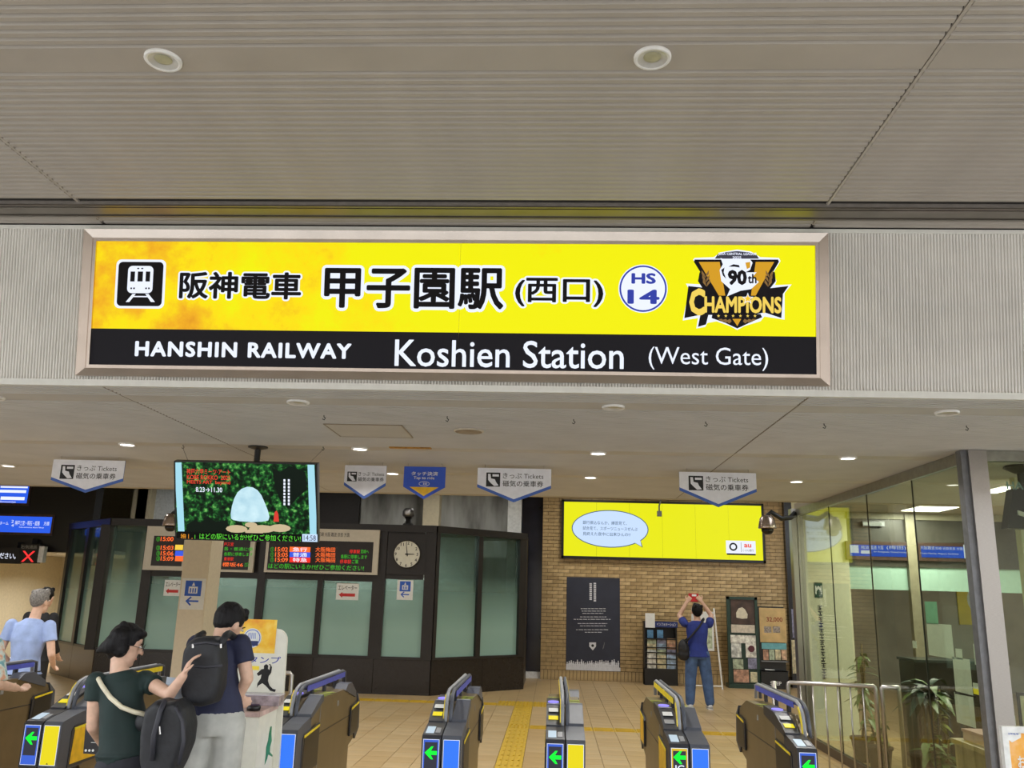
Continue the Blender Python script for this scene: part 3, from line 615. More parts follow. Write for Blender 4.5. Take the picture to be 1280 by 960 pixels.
# roof, inside back wall
MB().slab([(A_.x, A_.y, BT-.05), (B_.x, B_.y+.02, BT-.05), (C_.x, C_.y+.02, BT-.05), (D_.x-.03, D_.y, BT-.05), (D_.x-.03, 19.7, BT-.05), (A_.x, 19.7, BT-.05)], (0, 0, .04)).build('roof', DARK, booth)
bx('inner_wall', (B_.x+.1, 18.6, .02), (C_.x+.5, 18.7, BT-.06), m_in, booth)
seg(PL((D_.x, D_.y, 0), (0, 1, 0), (0, 0, 1)), 0, 'side_wall', .02, 1.9, 0, BT, -.1, 0, DARK)
# posts and panes of the front, measured across the window band
zmid = 1.45; BOARD_Z = onY(400, 720, BY).z
def post(pl, x0, x1, z0=WB, z1=BT-.12, y=770): a, c = upx(pl, x0, y), upx(pl, x1, y); return seg(pl, 0, 'post', a, c, z0, z1, -.10, .035, DARK)
def pane(pl, x0, x1, z0=WB+.04, z1=None, y=770):
    a, c = upx(pl, x0, y), upx(pl, x1, y); return seg(pl, 0, 'window_pane', a, c, z0, z1 or BT-.13, -.035, -.025, m_pane)
TZ = BOARD_Z-.06
seg(PF, 0, 'transom', upx(PF, 184), upx(PF, 474), TZ-.02, BOARD_Z+.02, -.10, .03, DARK)
post(PF, 112, 124); pane(PF, 124, 171); post(PF, 171, 183); pane(PF, 183, 226, z1=TZ); post(PF, 226, 236); pane(PF, 236, 318, z1=TZ); post(PF, 318, 328); pane(PF, 328, 394, z1=TZ); post(PF, 394, 401); pane(PF, 401, 463, z1=TZ); post(PF, 463, 479)
pane(PF, 479, 528, z1=BOARD_Z-.02); post(PF, 528, 541.5)
seg(PF, 0, 'clock_panel', upx(PF, 479), upx(PF, 528), BOARD_Z-.02, BT-.12, -.06, .0, DARK)
post(PR, 541, 545); pane(PR, 545, 594.5); post(PR, 594.5, 600); pane(PR, 600, 647); post(PR, 647, 655.5)
for k, (a, c) in enumerate(((0, .06), (.46, .52), (.94, 1))): seg(PLft, 0, 'post', LL*a, LL*c, WB, BT-.12, -.10, .035, DARK)
for a, c in ((.06, .46), (.52, .94)): seg(PLft, 0, 'window_pane', LL*a, LL*c, WB+.04, BT-.13, -.035, -.025, m_pane)
seg(PF, 0, 'board_backing', upx(PF, 172), upx(PF, 479), BOARD_Z, BT-.12, -.06, -.05, DARK)
# ---- departure boards
m_board = mat('board_cream', (196, 188, 172), .5, noise=.02); LEDK = mat('led_black', (30, 22, 20), .3)
E_O = lit('led_orange', (255, 110, 50), 1.0); E_G = lit('led_green', (70, 190, 50), .9); E_R = lit('led_red', (240, 50, 40), 1); E_Bl = lit('led_blue', (60, 90, 220), 1); E_Y = lit('led_yellow', (240, 200, 70), 1)
def dboard(x0, x1, y0, y1, label):
    pl = facing(BY-.125); u0_, va, u1_, vb2 = pl.rect(x0, y0, x1, y1)
    t = thing('departure_board', label, 'display', pl.pt((u0_+u1_)/2, va), 'departure boards over the booth windows')
    MB().obox(pl, u0_, va, u1_, vb2, -.070, .0).build('casing', m_board, t); return pl, t
pl, t = dboard(181, 318, 659, 714, 'cream cased departure board half hidden behind the television and pillar')
rectpx('led_face', pl, 190.5, 670, 229, 707.5, .001, LEDK, t); rectpx('led_face', pl, 262, 668, 312, 712, .001, LEDK, t)
for i, (y, s) in enumerate(((671, '15:00'), (682, '15:03'), (689, '15:06'), (695.5, '15:09'))):
    txt('led_time', pl, s, 201, y, 217, y+5.5, .004, E_O, t, bold=.02); txt('led_track', pl, '③', 195.5, y, 200, y+5.5, .004, E_G, t)
for y, m in ((681, E_Y), (688.5, E_Bl), (695, E_O)): rectpx('led_train_type', pl, 219, y, 229, y+6.5, .003, m, t)
for s, y, m in (('戸三宮', 678, E_R), ('各・普通に停', 684, E_G), ('各駅に停車します', 690.5, E_G), ('乗車駅', 696.5, E_R)): txt('led_text', pl, s, 280, y, 280+(12 if len(s) < 4 else 36), y+4.5, .004, m, t)
txt('led_text', pl, '櫻坂46', 278, 703, 304, 708.5, .004, E_O, t, bold=.01); txt('led_text', pl, 'とのコ', 306, 703, 312, 708.5, .004, E_G, t)
pl, t = dboard(332, 473, 661, 717, 'cream cased departure board with orange and green train times left of the clock')
rectpx('led_face', pl, 335, 676, 466, 714, .001, LEDK, t)
txt('lettering', pl, '尼崎 大阪 難波 奈良 方面', 398, 665.5, 437, 671, .002, INK, t)
for i, (y, tm, ty, m) in enumerate(((684, '15:02', '急行', E_O), (690.5, '15:05', '普通', E_Bl), (697, '15:09', '特急', E_R))):
    txt('led_track', pl, '①', 338, y, 342.5, y+5.5, .004, E_G, t); txt('led_time', pl, tm, 344, y, 360, y+5.5, .004, E_O, t, bold=.02)
    rectpx('led_train_type', pl, 362, y-.3, 388, y+6.1, .003, m, t); txt('led_text', pl, ty, 366, y+.3, 384, y+5.5, .0055, EW, t, bold=.01)
    txt('led_text', pl, '大阪梅田', 394.5, y, 419, y+6, .004, E_O, t, bold=.01)
for s, x0, x1, y, m in (('停車駅', 437, 450, 687, E_R), ('尼崎へ', 451, 461, 687, E_G), ('各駅に停車します', 426, 459, 693.5, E_G), ('停車駅', 425, 439, 699.5, E_R), ('ご案', 440, 448, 699.5, E_G)): txt('led_text', pl, s, x0, y, x1, y+5, .004, m, t)
txt('led_text', pl, 'はどの駅にいるか?ぜひご参加ください!', 335.5, 705.5, 455, 712, .004, E_G, t)
# ---- clock
pl = facing(BY-.005); cu, cv = pl.px(509.3, 692.8); RC = .262
t = thing('wall_clock', 'round white clock with black hands on the booth front', 'clock', pl.pt(cu, cv-RC))
MB().obox(pl, cu-.37, cv-.37, cu+.37, cv+.37, 0, .03).build('mount_panel', DARK, t)
MB().lathe([(RC, -.03), (RC, .03), (RC-.012, .045), (RC-.02, .03)], pl.pt(cu, cv, .03), 36, axis='y', close=False).build('rim', mat('clock_rim', (60, 58, 56), .3, .5), t, True)
pc = facing(BY-.035); cu, cv = pc.px(509.3, 692.8)
flatuv('dial', pc, ell(cu, cv, RC-.008, RC-.008, 40), .004, mat('clock_dial', (214, 212, 196), .5, noise=.02), t, .02)
for h in range(1, 13):
    a = math.radians(h*30); x, y = cu+math.sin(a)*RC*.78, cv+math.cos(a)*RC*.78; txtuv('numeral', pc, str(h), (x-.03, y-.028, x+.03, y+.028), .026, INK, t, bold=.02, keep=True)
def hand(n, ang, L, wd, off):
    a = math.radians(ang); d = (math.sin(a), math.cos(a)); p = (d[1], -d[0])
    flatuv(n, pc, [(cu+d[0]*L+p[0]*wd*.5, cv+d[1]*L+p[1]*wd*.5), (cu+d[0]*L-p[0]*wd*.5, cv+d[1]*L-p[1]*wd*.5), (cu-d[0]*.04-p[0]*wd, cv-d[1]*.04-p[1]*wd), (cu-d[0]*.04+p[0]*wd, cv-d[1]*.04+p[1]*wd)], off, INK, t, .002)
hand('hour_hand', 89.5, .13, .011, .028); hand('minute_hand', 352, .20, .008, .032); flatuv('hand_boss', pc, ell(cu, cv, .018, .018, 12), .035, INK, t, .004)
# ---- notices on the booth glass
def notice(pl, x0, y0, x1, y1, label, kind, off=-.024):
    u0_, va, u1_, vb2 = pl.rect(x0, y0, x1, y1); t = thing('paper_notice', label, 'notice', pl.pt((u0_+u1_)/2, va, off), 'notices on the booth and pillar')
    MB().obox(pl, u0_, va, u1_, vb2, off, off+.004).build('sheet', PAPER, t); W, H = u1_-u0_, vb2-va
    if kind == 'e':
        txtuv('lettering', pl, 'エレベーター', (u0_+W*.08, va+H*.58, u1_-W*.08, vb2-H*.12), off+.006, INK, t, bold=.01)
        y = va+H*.3; flatuv('red_arrow', pl, [(u0_+W*.12, y), (u0_+W*.28, y+H*.17), (u0_+W*.28, y+H*.09), (u1_-W*.15, y+H*.09), (u1_-W*.15, y-H*.09), (u0_+W*.28, y-H*.09), (u0_+W*.28, y-H*.17)], off+.0045, INKR, t, .001)
    else:
        s = W*.34; cx = (u0_+u1_)/2; cy = va+H*.68
        flatuv('lift_pictogram', pl, [(cx-s, cy-s*.9), (cx+s, cy-s*.9), (cx+s, cy+s*.9), (cx-s, cy+s*.9)], off+.0045, INKB, t, .001)
        flatuv('lift_car', pl, [(cx-s*.55, cy-s*.6), (cx+s*.55, cy-s*.6), (cx+s*.55, cy+s*.2), (cx-s*.55, cy+s*.2)], off+.006, PAPER, t, .0006)
        for q in (-.3, 0, .3): flatuv('lift_rider', pl, [(cx+s*(q-.08), cy-s*.5), (cx+s*(q+.08), cy-s*.5), (cx+s*(q+.08), cy+s*.02), (cx+s*(q-.08), cy+s*.02)], off+.007, INKB, t, .0004)
        flatuv('lift_arrow', pl, [(cx-s*.2, cy+s*.3), (cx+s*.2, cy+s*.3), (cx, cy+s*.75)], off+.006, PAPER, t, .0006)
        y = va+H*.27; flatuv('blue_arrow', pl, [(cx-s*.8, y), (cx-s*.2, y+s*.55), (cx-s*.05, y+s*.42), (cx-s*.4, y+s*.1), (cx+s*.8, y+s*.1), (cx+s*.8, y-s*.1), (cx-s*.4, y-s*.1), (cx-s*.05, y-s*.42), (cx-s*.2, y-s*.55)], off+.0045, INKB, t, .001)
notice(PF, 204.5, 725, 226, 745, 'white lift notice with red arrow on the booth window left of the pillar', 'e')
notice(PF, 420, 729, 448, 750, 'white lift notice with red arrow on the booth window below the departure board', 'e')
notice(PF, 496, 725, 516, 750, 'white sheet with blue lift pictogram and arrow on the window under the clock', 'l')
# ---- small camera unit on top of the booth
p = onY(510, 655, BY+.1)
t = thing('booth_camera', 'small black camera unit standing on the roof edge of the booth', 'camera', (p.x, BY+.1, BT))
MB().lathe([(.10, 0), (.10, .03), (.07, .05), (.07, .16)], (p.x, BY+.1, BT), 16).build('base', BLACK, t, True); MB().lathe([(.09, .16), (.115, .19), (.115, .27), (.08, .32), (.001, .33)], (p.x, BY+.1, BT), 16).build('head', mat('cam_grey', (70, 70, 74), .3), t, True)
MB().lathe([(.06, -.02), (.06, .11), (.05, .12), (.001, .12)], (p.x, BY+.1, BT+.24), 14, axis='y').build('lens', mat('cam_lens', (170, 172, 178), .15, .6), t, True)
for X in (-6.9, -3.9):  # lamps added inside the booth to brighten the view through its panes
    t = thing('added_office_light', ('left' if X < -5 else 'right')+' square light added inside the station office booth to brighten its windows', 'ceiling light', (X, 17.4, BT-.05), 'added office lights')
    bx('panel', (X-.3, 17.1, BT-.07), (X+.3, 17.7, BT-.05), lit('lamp_on', (255, 250, 240), 6.0), t)
    L = bpy.data.lights.new('lamp', 'AREA'); L.shape = 'SQUARE'; L.size = .6; L.energy = 45; L.color = (.95, 1, .97)
    lo = bpy.data.objects.new('lamp', L); COL.objects.link(lo); lo.parent = t; lo.location = (0, 0, -.03)
# ================================================================== PILLAR
PY = 13.0
xl, xr = onY(223.5, 745, PY).x, onY(257, 745, PY).x
pil = bx('wall_pillar', (xl, PY, 0), (xr, PY+.5, BACK_Z), mat('pillar_paint', (212, 202, 180), .6, noise=.02), kind='structure'); bevel(pil, .012, 2)
notice(facing(PY), 226, 723, 256, 762, 'white lift notice taped to the cream pillar', 'l', off=.001)
# dome cameras
def dome(c, r, arm, label):
    t = thing('dome_camera', label, 'security camera', (c[0], c[1], c[2]-r*1.2), 'dome security cameras')
    MB().lathe([(.02, r*1.0), (r*.55, r*.95), (r*.80, r*.6), (r*.95, -.1*r), (r, -.45*r), (r*.98, -.5*r), (.7*r, -.52*r)], c, 24, close=False).build('housing', mat('dome_steel', (176, 160, 150), .25, .75), t, True)
    MB().lathe([(.68*r, -.5*r), (.66*r, -.8*r), (.5*r, -1.05*r), (.25*r, -1.18*r), (.001, -1.2*r)], c, 20).build('lens_dome', mat('dome_dark', (20, 18, 20), .08), t, True)
    MB().tube(arm, [.035]*(len(arm)-1)+[.05], 8).build('arm', BLACK, t, True)
c = onY(959, 655, 12.25); dome(c, .125, [(c.x, c.y, c.z+.1), (c.x+.06, c.y, c.z+.17), (c.x+.2, c.y, c.z+.08), (c.x+.34, c.y+.05, c.z+.10), (3.42, 12.33, c.z+.16)], 'steel dome security camera on a black arm right of the wide yellow screen')
c = onY(214, 652, 12.8); dome(c, .125, [(c.x, c.y, c.z+.1), (c.x+.04, c.y+.02, c.z+.17), (c.x+.15, c.y+.1, c.z+.17), (c.x+.3, PY+.01, c.z+.15)], 'steel dome security camera on the pillar at the left edge of the television')
# ================================================================== WIDE LED SCREEN ON THE BRICK WALL
pl = facing(BW-.10); u0_, va, u1_, vb2 = pl.rect(702, 627, 955.5, 701)
led = thing('wide_screen', 'wide yellow video screen with a speech bubble on the brick wall', 'screen', pl.pt((u0_+u1_)/2, va))
MB().obox(pl, u0_, va, u1_, vb2, -.085, -.01).build('cabinet', BLACK, led)
bz = .05
for q in ((u0_, va, u1_, va+bz*1.2), (u0_, vb2-bz, u1_, vb2), (u0_, va, u0_+bz, vb2), (u1_-bz, va, u1_, vb2)): MB().obox(pl, *q, -.01, .015).build('bezel', BLACK, led)
LY = lit('screen_yellow', (226, 226, 24), 1.0); n = 6; a0, a1 = u0_+bz, u1_-bz
for k in range(n): MB().obox(pl, a0+(a1-a0)*k/n+.002, va+bz*1.2, a0+(a1-a0)*(k+1)/n-.002, vb2-bz, -.01, .0).build('screen_panel', LY, led)
LB = lit('screen_paleblue', (196, 218, 250), 1); LK = lit('screen_ink', (70, 92, 110), 1)
cu, cv = pl.px(762.5, 661); du = pl.px(809.5, 661)[0]-cu; dv = cv-pl.px(762.5, 683.5)[1]
flatuv('bubble_line', pl, ell(cu, cv, du+.02, dv+.02, 48), .002, LK, led, .002); flat('bubble_tail_line', pl, [(790, 677), (803.5, 684.5), (800, 673)], .002, LK, led, .002)
flatuv('bubble', pl, ell(cu, cv, du, dv, 48), .005, LB, led, .002); flat('bubble_tail', pl, [(791, 677), (802, 683), (799.5, 672)], .005, LB, led, .002)
for s, x0, x1, y in (('銀行振込なんか、練習見て、', 728.5, 783.5, 651.3), ('試合見て、スポーツニュースぜんぶ', 728.5, 797, 658.5), ('見終えた夜中に出来ひんの!?', 728.5, 788, 665.4)): txt('lettering', pl, s, x0, y, x1, y+4.6, .008, LK, led, bold=.006)
rectpx('sponsor_plate', pl, 907.5, 676, 944.5, 692, .004, lit('screen_white', (230, 234, 244), 1), led, .002); rectpx('sponsor_bar', pl, 908.5, 692, 944.5, 694, .004, LK if False else lit('screen_black', (20, 20, 24), 1), led, .002)
cu, cv = pl.px(916.5, 683.5); flatuv('sponsor_roundel', pl, ell(cu, cv, .09, .09, 20), .007, lit('screen_black', (20, 20, 24), 1), led, .001); flatuv('sponsor_roundel_core', pl, ell(cu, cv, .055, .055, 16), .009, lit('screen_white', (230, 234, 244), 1), led, .001)
rectpx('sponsor_rule', pl, 926.2, 678, 926.6, 690, .007, lit('screen_black', (20, 20, 24), 1), led, .001)
txt('lettering', pl, 'au', 930, 680, 939, 684.5, .007, lit('screen_red', (230, 80, 50), 1), led, bold=.03); txt('lettering', pl, 'じぶん銀行', 928.5, 686.5, 942, 689.5, .007, lit('screen_black', (20, 20, 24), 1), led)
# small wall bracket over the screen
p = onY(824, 640, BW-.3); t = thing('wall_bracket', 'small grey angled bracket camera hanging in front of the wide yellow screen', 'bracket', (p.x, p.y, p.z-.1))
MB().tube([(p.x+.05, BW-.30, p.z+.28), (p.x, BW-.30, p.z+.14), (p.x, BW-.30, p.z+.0)], .018, 6).build('arm', GREYM, t); bx('head', (p.x-.05, BW-.36, p.z-.1), (p.x+.05, BW-.26, p.z+.02), GREYM, t); MB().tube([(p.x+.05, BW-.30, p.z+.27), (p.x+.05, BW-.0, p.z+.30)], .014, 6).build('stay', GREYM, t)
# ---- dark poster
pl = facing(BW-.013); u0_, va, u1_, vb2 = pl.rect(707.8, 722, 775, 838.5)
po = thing('wall_poster', 'tall dark navy poster with white text on the brick wall', 'poster', pl.pt((u0_+u1_)/2, va))
MB().obox(pl, u0_, va, u1_, vb2, 0, .008).build('sheet', mat('poster_navy', (42, 46, 62), .5, noise=.06, scale=4), po)
PW = mat('poster_white', (214, 216, 222), .6, noise=.04)
for j, (x, y0, n) in enumerate(((738.3, 729, 9), (743.5, 728.5, 10))):
    for k in range(n): rectpx('headline_glyph', pl, x-1.5, y0+k*2.4, x+1.6, y0+k*2.4+1.7, .009, PW, po)
for y, xa, xb in ((760.5, 726, 757), (763.5, 727, 757), (766.3, 728, 754), (770.8, 725, 758), (773.8, 717, 764), (779, 722, 759), (782, 725, 757), (786.8, 720, 761), (790, 731, 752)):
    x = xa
    while x < xb: w_ = random.uniform(2, 6); rectpx('text_line', pl, x, y, min(x+w_, xb), y+.7, .009, PW, po); x += w_+.9
flat('poster_badge', pl, [(736.5, 803), (745, 803), (745, 808), (741, 813), (736.5, 808)], .009, PW, po); cu, cv = pl.px(740.8, 807); flatuv('poster_badge_core', pl, ell(cu, cv, .03, .03, 12), .011, INK, po)
flat('poster_mark', pl, [(753, 812), (755.5, 803), (756, 803), (754.5, 810)], .009, GREYM, po)
rectpx('crowd_strip', pl, 707.5, 833.5, 775.5, 838.3, .009, PW, po)
for k in range(26):
    x = 709+k*2.55; h = random.uniform(824, 829)
    flat('crowd_figure', pl, [(x-1.1, 836), (x-1.3, h+3), (x-.6, h+2.4), (x-.6, h), (x+.6, h), (x+.6, h+2.4), (x+1.3, h+3), (x+1.1, 836)], .0105+(k % 2)*.001, PW, po)
# ---- brochure racks
def sheetcol(i): return mat('brochure_%d' % i, [(206, 170, 136), (160, 182, 206), (204, 206, 200), (190, 146, 120), (176, 188, 160), (226, 218, 204), (140, 140, 166), (212, 202, 164)][i], .55, noise=.25, scale=14)
RY = 19.25
pl = facing(RY); u0_, va, u1_, vb2 = pl.rect(805.5, 777, 847, 858)
rk = thing('brochure_rack', 'black and blue brochure rack with rows of leaflets beside the navy poster', 'rack', (pl.pt((u0_+u1_)/2, 0)), 'brochure racks by the brick wall')
bx('back', (u0_, RY+.25, 0), (u1_, RY+.3, vb2), BLACK, rk); bx('base', (u0_, RY, 0), (u1_, RY+.25, pl.px(826, 836)[1]), BLACK, rk)
for a in (u0_, u1_-.03): bx('side', (a, RY+.02, 0), (a+.03, RY+.27, vb2), BLACK, rk)
rectpx('title_plate', pl, 806, 777, 847, 784, .002, mat('rack_blue', (34, 50, 112), .4), rk, .01); txt('lettering', pl, 'インフォメーション', 821, 778.5, 845, 782.5, .014, WHITE, rk, bold=.01)
rectpx('notice_sheet', pl, 806.5, 766.5, 818.5, 784.5, .016, PAPER, rk, .004)
for r, y in enumerate((787.5, 798, 804.5, 812, 819)):
    zb_ = pl.px(826, y+11)[1]
    bx('pocket_ledge', (u0_+.03, RY+.02+.0, zb_-.02), (u1_-.03, RY+.2, zb_), BLACK, rk)
    for c in range(3):
        if r == 0 and c == 2: continue
        x0 = 809+c*12.4; h = 8 if r else 8
        rectpx('leaflet', facing(RY+.10-.012*r), x0, y, x0+(11 if r else 7.5), y+(10 if r < 4 else 17), 0, sheetcol((r*3+c*2+1) % 8) if r else mat('leaflet_blue', (96, 150, 196), .5, noise=.1), rk, .006)
pl = facing(RY); u0_, va, u1_, vb2 = pl.rect(910.5, 746, 949.5, 861)
m_green = mat('rack_green', (30, 58, 48), .4); rk = thing('brochure_rack', 'dark green framed rack with a boulder poster above hanging leaflets', 'rack', pl.pt((u0_+u1_)/2, 0), 'brochure racks by the brick wall')
for a in (u0_, u1_-.06): bx('frame_side', (a, RY+.06, .06), (a+.06, RY+.13, vb2), m_green, rk)
bx('frame_top', (u0_, RY+.06, vb2-.06), (u1_, RY+.13, vb2), m_green, rk); bx('back', (u0_+.06, RY+.10, .06), (u1_-.06, RY+.12, vb2-.06), m_green, rk); bx('foot', (u0_-.03, RY-.08, 0), (u1_-.01, RY+.30, .08), m_green, rk)
pm = mat('rack_poster', (70, 52, 44), .5, noise=.25, scale=6); p1 = facing(RY+.09)
rectpx('poster', p1, 913.5, 749, 943.5, 780.5, 0, pm, rk, .006); flat('poster_boulder', p1, [(920.5, 772), (920, 766), (923, 760.5), (927.5, 759), (931, 761.5), (934.5, 768), (934, 773), (927, 773.5)], .007, mat('boulder_print', (214, 206, 184), .6), rk)
rectpx('poster_caption', p1, 914, 781, 943.5, 791, 0, mat('caption_print', (206, 196, 178), .6, noise=.1), rk, .006)
for i, (x0, y0, x1, y1) in enumerate(((913, 794, 946, 804), (914, 804, 926.5, 822), (932, 803.5, 946.5, 822), (916, 824, 929, 836), (935, 823, 947.5, 836), (917, 837, 936, 853), (938, 840, 947.5, 853))):
    rectpx('leaflet', p1, x0, y0, x1, y1, .004+i*.001, sheetcol((5, 2, 5, 4, 6, 3, 7)[i]), rk, .006)
cu, cv = p1.px(939, 811); flatuv('leaflet_moon', p1, ell(cu, cv, .07, .07, 18), .016, mat('moon_print', (90, 40, 50), .6), rk)
pl = facing(RY); u0_, va, u1_, vb2 = pl.rect(949, 758.5, 985, 862)
rk = thing('brochure_rack', 'black rack under a tan price poster beside the dark column', 'rack', pl.pt((u0_+u1_)/2, 0), 'brochure racks by the brick wall')
u1_ -= .02; u0_ += .02
bx('back', (u0_, RY+.14, 0), (u1_, RY+.18, vb2), BLACK, rk); bx('lower_box', (u0_, RY+.0, 0), (u1_, RY+.14, pl.px(967, 838)[1]), BLACK, rk)
p1 = facing(RY+.13); m_tan = mat('tan_print', (206, 176, 120), .55, noise=.08, scale=6)
rectpx('poster', p1, 949.5, 760, 982.5, 803, 0, m_tan, rk, .006); INKB2 = mat('brown_ink', (140, 60, 40), .6)
txt('lettering', p1, '32,000', 958, 771.5, 978, 778, .008, INKB2, rk, bold=.02)
for x in (955, 966): rectpx('poster_picture', p1, x, 783, x+9, 791, .007, mat('poster_photo', (150, 140, 130), .6, noise=.3, scale=30), rk, .001)
rectpx('blue_strip', p1, 952, 804, 983, 811.5, .0, mat('strip_blue', (110, 176, 184), .5), rk, .006)
for k in range(4): rectpx('leaflet', p1, 954+k*7.6, 812, 960.5+k*7.6, 825, .0, sheetcol((3, 4, 7, 0)[k]), rk, .006)
for y in (826, 838): rectpx('ledge', facing(RY+.05), 951, y, 985, y+1.5, 0, GREYM, rk, .05)
flat('loose_leaflet', facing(RY+.03), [(956, 836), (968, 837), (971, 841), (958, 841)], 0, PAPER, rk, .006)
txt('lettering', facing(RY-.002), 'STEP', 963, 852, 977, 856.5, .001, WHITE, rk, bold=.02)
# white easel board behind the photographer
ex0, ex1 = onY(861, 800, 18.9).x, onY(899, 800, 18.9).x
t = thing('easel_board', 'white framed easel board half hidden behind the photographing man', 'easel', ((ex0+ex1)/2, 18.9, 0))
for x0, x1 in ((ex0+.12, ex0), (ex1-.06, ex1+.02)): MB().tube([(x0, 19.1, 1.62), (x1, 18.8, 0)], .018, 6).build('leg', WHITE, t)
MB().tube([(ex0+.1, 19.07, 1.45), (ex1-.06, 19.07, 1.45)], .016, 6).build('crossbar', WHITE, t); MB().tube([(ex0, 18.83, .06), (ex1, 18.83, .06)], .016, 6).build('crossbar', WHITE, t)
bx('board', (ex0+.10, 18.99, .75), (ex1-.09, 19.01, 1.55), PAPER, t); bx('picture', (ex0+.14, 18.985, .8), (ex1-.13, 18.99, 1.3), sheetcol(4), t)
# strip posters on the black wall right of the bricks
for y0, y1, c, lb in ((761.5, 797, 6, 'small dark strip poster on the black column right of the brick wall'), (800, 842, 7, 'small pale strip poster on the black column right of the brick wall')):
    pl = facing(BW-.152); o = rectpx('strip_poster', pl, 990, y0, 999, y1, 0, sheetcol(c), None, .004); tag(o, lb, 'poster')
# ================================================================== LEFT CORRIDOR SIGNS
m_blue = lit('guide_blue', (44, 92, 226), 1.0)
def guide(Y, x0, y0, x1, y1, label, lines, name='guide_sign'):
    pl = facing(Y-.02); u0_, va, u1_, vb2 = pl.rect(x0, y0, x1, y1); t = thing(name, label, 'sign', pl.pt((u0_+u1_)/2, va), 'blue lit guide signs')
    MB().obox(pl, u0_, va, u1_, vb2, -.10, 0).build('frame', mat('bronze_frame', (84, 66, 60), .3, .5), t)
    MB().obox(pl, u0_+.05, va+.05, u1_-.05, vb2-.05, 0, .006).build('face', m_blue, t)
    for s, a, b1, c, d in lines:
        r = pl.rect(a, b1, c, d)
        if s is None: flatuv('white_strip', pl, [(r[0], r[1]), (r[2], r[1]), (r[2], r[3]), (r[0], r[3])], .0065, EW, t)
        else: txtuv('lettering', pl, s, r, .009, EW, t)
    return t
guide(HY, -60, 603, 38, 631, 'upper blue lit guide sign on the black header at the far left', [(None, 1, 608, 35, 610), (None, 0, 612.5, 33, 616), (None, 1, 621, 31, 625), ('Sannomiya', 0, 626, 20, 629)])
guide(HY, -60, 642, 67, 668, 'lower blue lit guide sign on the black header at the far left', [('神戸三宮・明石・姫路', 19, 651, 50, 657), ('方面', 55, 652, 62, 657), ('Kobe-sannomiya Akashi Himeji', 24, 658.5, 55, 660.5), ('2', 14.5, 650, 17.5, 653.5), ('4', 14.5, 655, 17.5, 658.5), ('ホーム', 0, 652, 11, 656)])
pl = facing(17.62)
u0_, va, u1_, vb2 = pl.rect(-40, 684, 24, 704)
t = thing('message_display', 'black hanging message display with white text at the left edge', 'display', pl.pt((u0_+u1_)/2, va)); MB().obox(pl, u0_, va, u1_, vb2, -.12, 0).build('casing', BLACK, t); txt('lettering', pl, 'ください。', -6, 691, 20, 698.5, .004, EW, t, bold=.01)
bx('bracket', (u1_-.2, 17.70, va+.06), (u1_-.12, 17.9, vb2+.12), BLACK, t)
u0_, va, u1_, vb2 = pl.rect(24.5, 680, 48, 704)
t = thing('lane_signal', 'black lane signal showing a red cross beside the message display', 'signal', pl.pt((u0_+u1_)/2, va)); MB().obox(pl, u0_, va, u1_, vb2, -.12, 0).build('casing', BLACK, t); bx('side_box', (u1_, 17.62, va+.02), (u1_+.11, 17.74, vb2-.04), WHITE, t)
txt('lettering', pl, '右側通路', 26.5, 681.5, 46.5, 686, .004, mat('dim_letter', (150, 148, 140), .5), t); cu, cv = pl.px(35.3, 695.5)
for s in (-1, 1): d = .11; w_ = .024; flatuv('cross_bar', pl, [(cu-s*d-w_, cv-d), (cu-s*d+w_, cv-d), (cu+s*d+w_, cv+d), (cu+s*d-w_, cv+d)], .003+.001*s, lit('red_cross', (255, 50, 50), 1.3), t, .0008)
bx('bracket', (u0_+.1, 17.70, va+.06), (u0_+.18, 17.9, vb2+.12), BLACK, t)
for Y, q_ in ((19.2, 'near'), (20.8, 'far')): downlight(-11.2, Y, hz+.02, .12, True, q_+' lit round downlight in the low corridor ceiling at the far left', 'corridor downlights', 40)
# ================================================================== GLASS ROOM AT THE RIGHT
GX, GY0, GY1 = 3.46, 7.16, 12.33
m_g = glass('room_glass', (232, 237, 226))
win = bx('window_1', (GX-.03, GY0+.05, 0), (GX+.03, GY1, .10), mat('sill_dark', (70, 58, 46), .4), kind='structure')
bx('top_rail', (GX-.03, GY0+.15, CEIL_Z-.10), (GX+.03, GY1, CEIL_Z-.002), mat('rail_steel', (150, 150, 140), .3, .7), win)
js = [GY1]+[onX(x, y, GX).y for x, y in ((1036, 640), (1083, 620), (1141, 620))]+[GY0+.02]
for a, c in zip(js, js[1:]): bx('glass_pane', (GX-.005, c+.004, .10), (GX+.005, a-.004, CEIL_Z-.10), m_g, win)
for y in js[1:-1]: bx('silicone_joint', (GX-.006, y-.004, .10), (GX+.006, y+.004, CEIL_Z-.10), mat('silicone', (40, 44, 40), .5), win)
bx('end_post', (GX-.10, GY1-.02, 0), (GX-.03, GY1+.12, CEIL_Z), STEEL, win); bx('end_post', (GX-.02, GY1-.02, 0), (GX+.06, GY1+.12, CEIL_Z), STEEL, win)
xa, xb = onY(1218, 640, GY0).x, onY(1241, 640, GY0).x
bx('corner_post', (xa, GY0, 0), (xb, GY0+.14, CEIL_Z-.004), STEEL, win); bx('post_edge', (xa-.05, GY0+.03, 0), (xa, GY0+.12, CEIL_Z-.004), GREYM, win)
win2 = bx('window_2', (xb, GY0+.03, 0), (8, GY0+.09, .10), mat('sill_dark', (70, 58, 46), .4), kind='structure')
bx('top_rail', (xb, GY0+.02, CEIL_Z-.09), (8, GY0+.10, CEIL_Z-.004), mat('rail_steel', (150, 150, 140), .3, .7), win2)
for a, c in ((xb, xb+1.2), (xb+1.21, 8)): bx('glass_pane', (a, GY0+.055, .10), (c, GY0+.065, CEIL_Z-.09), m_g, win2)
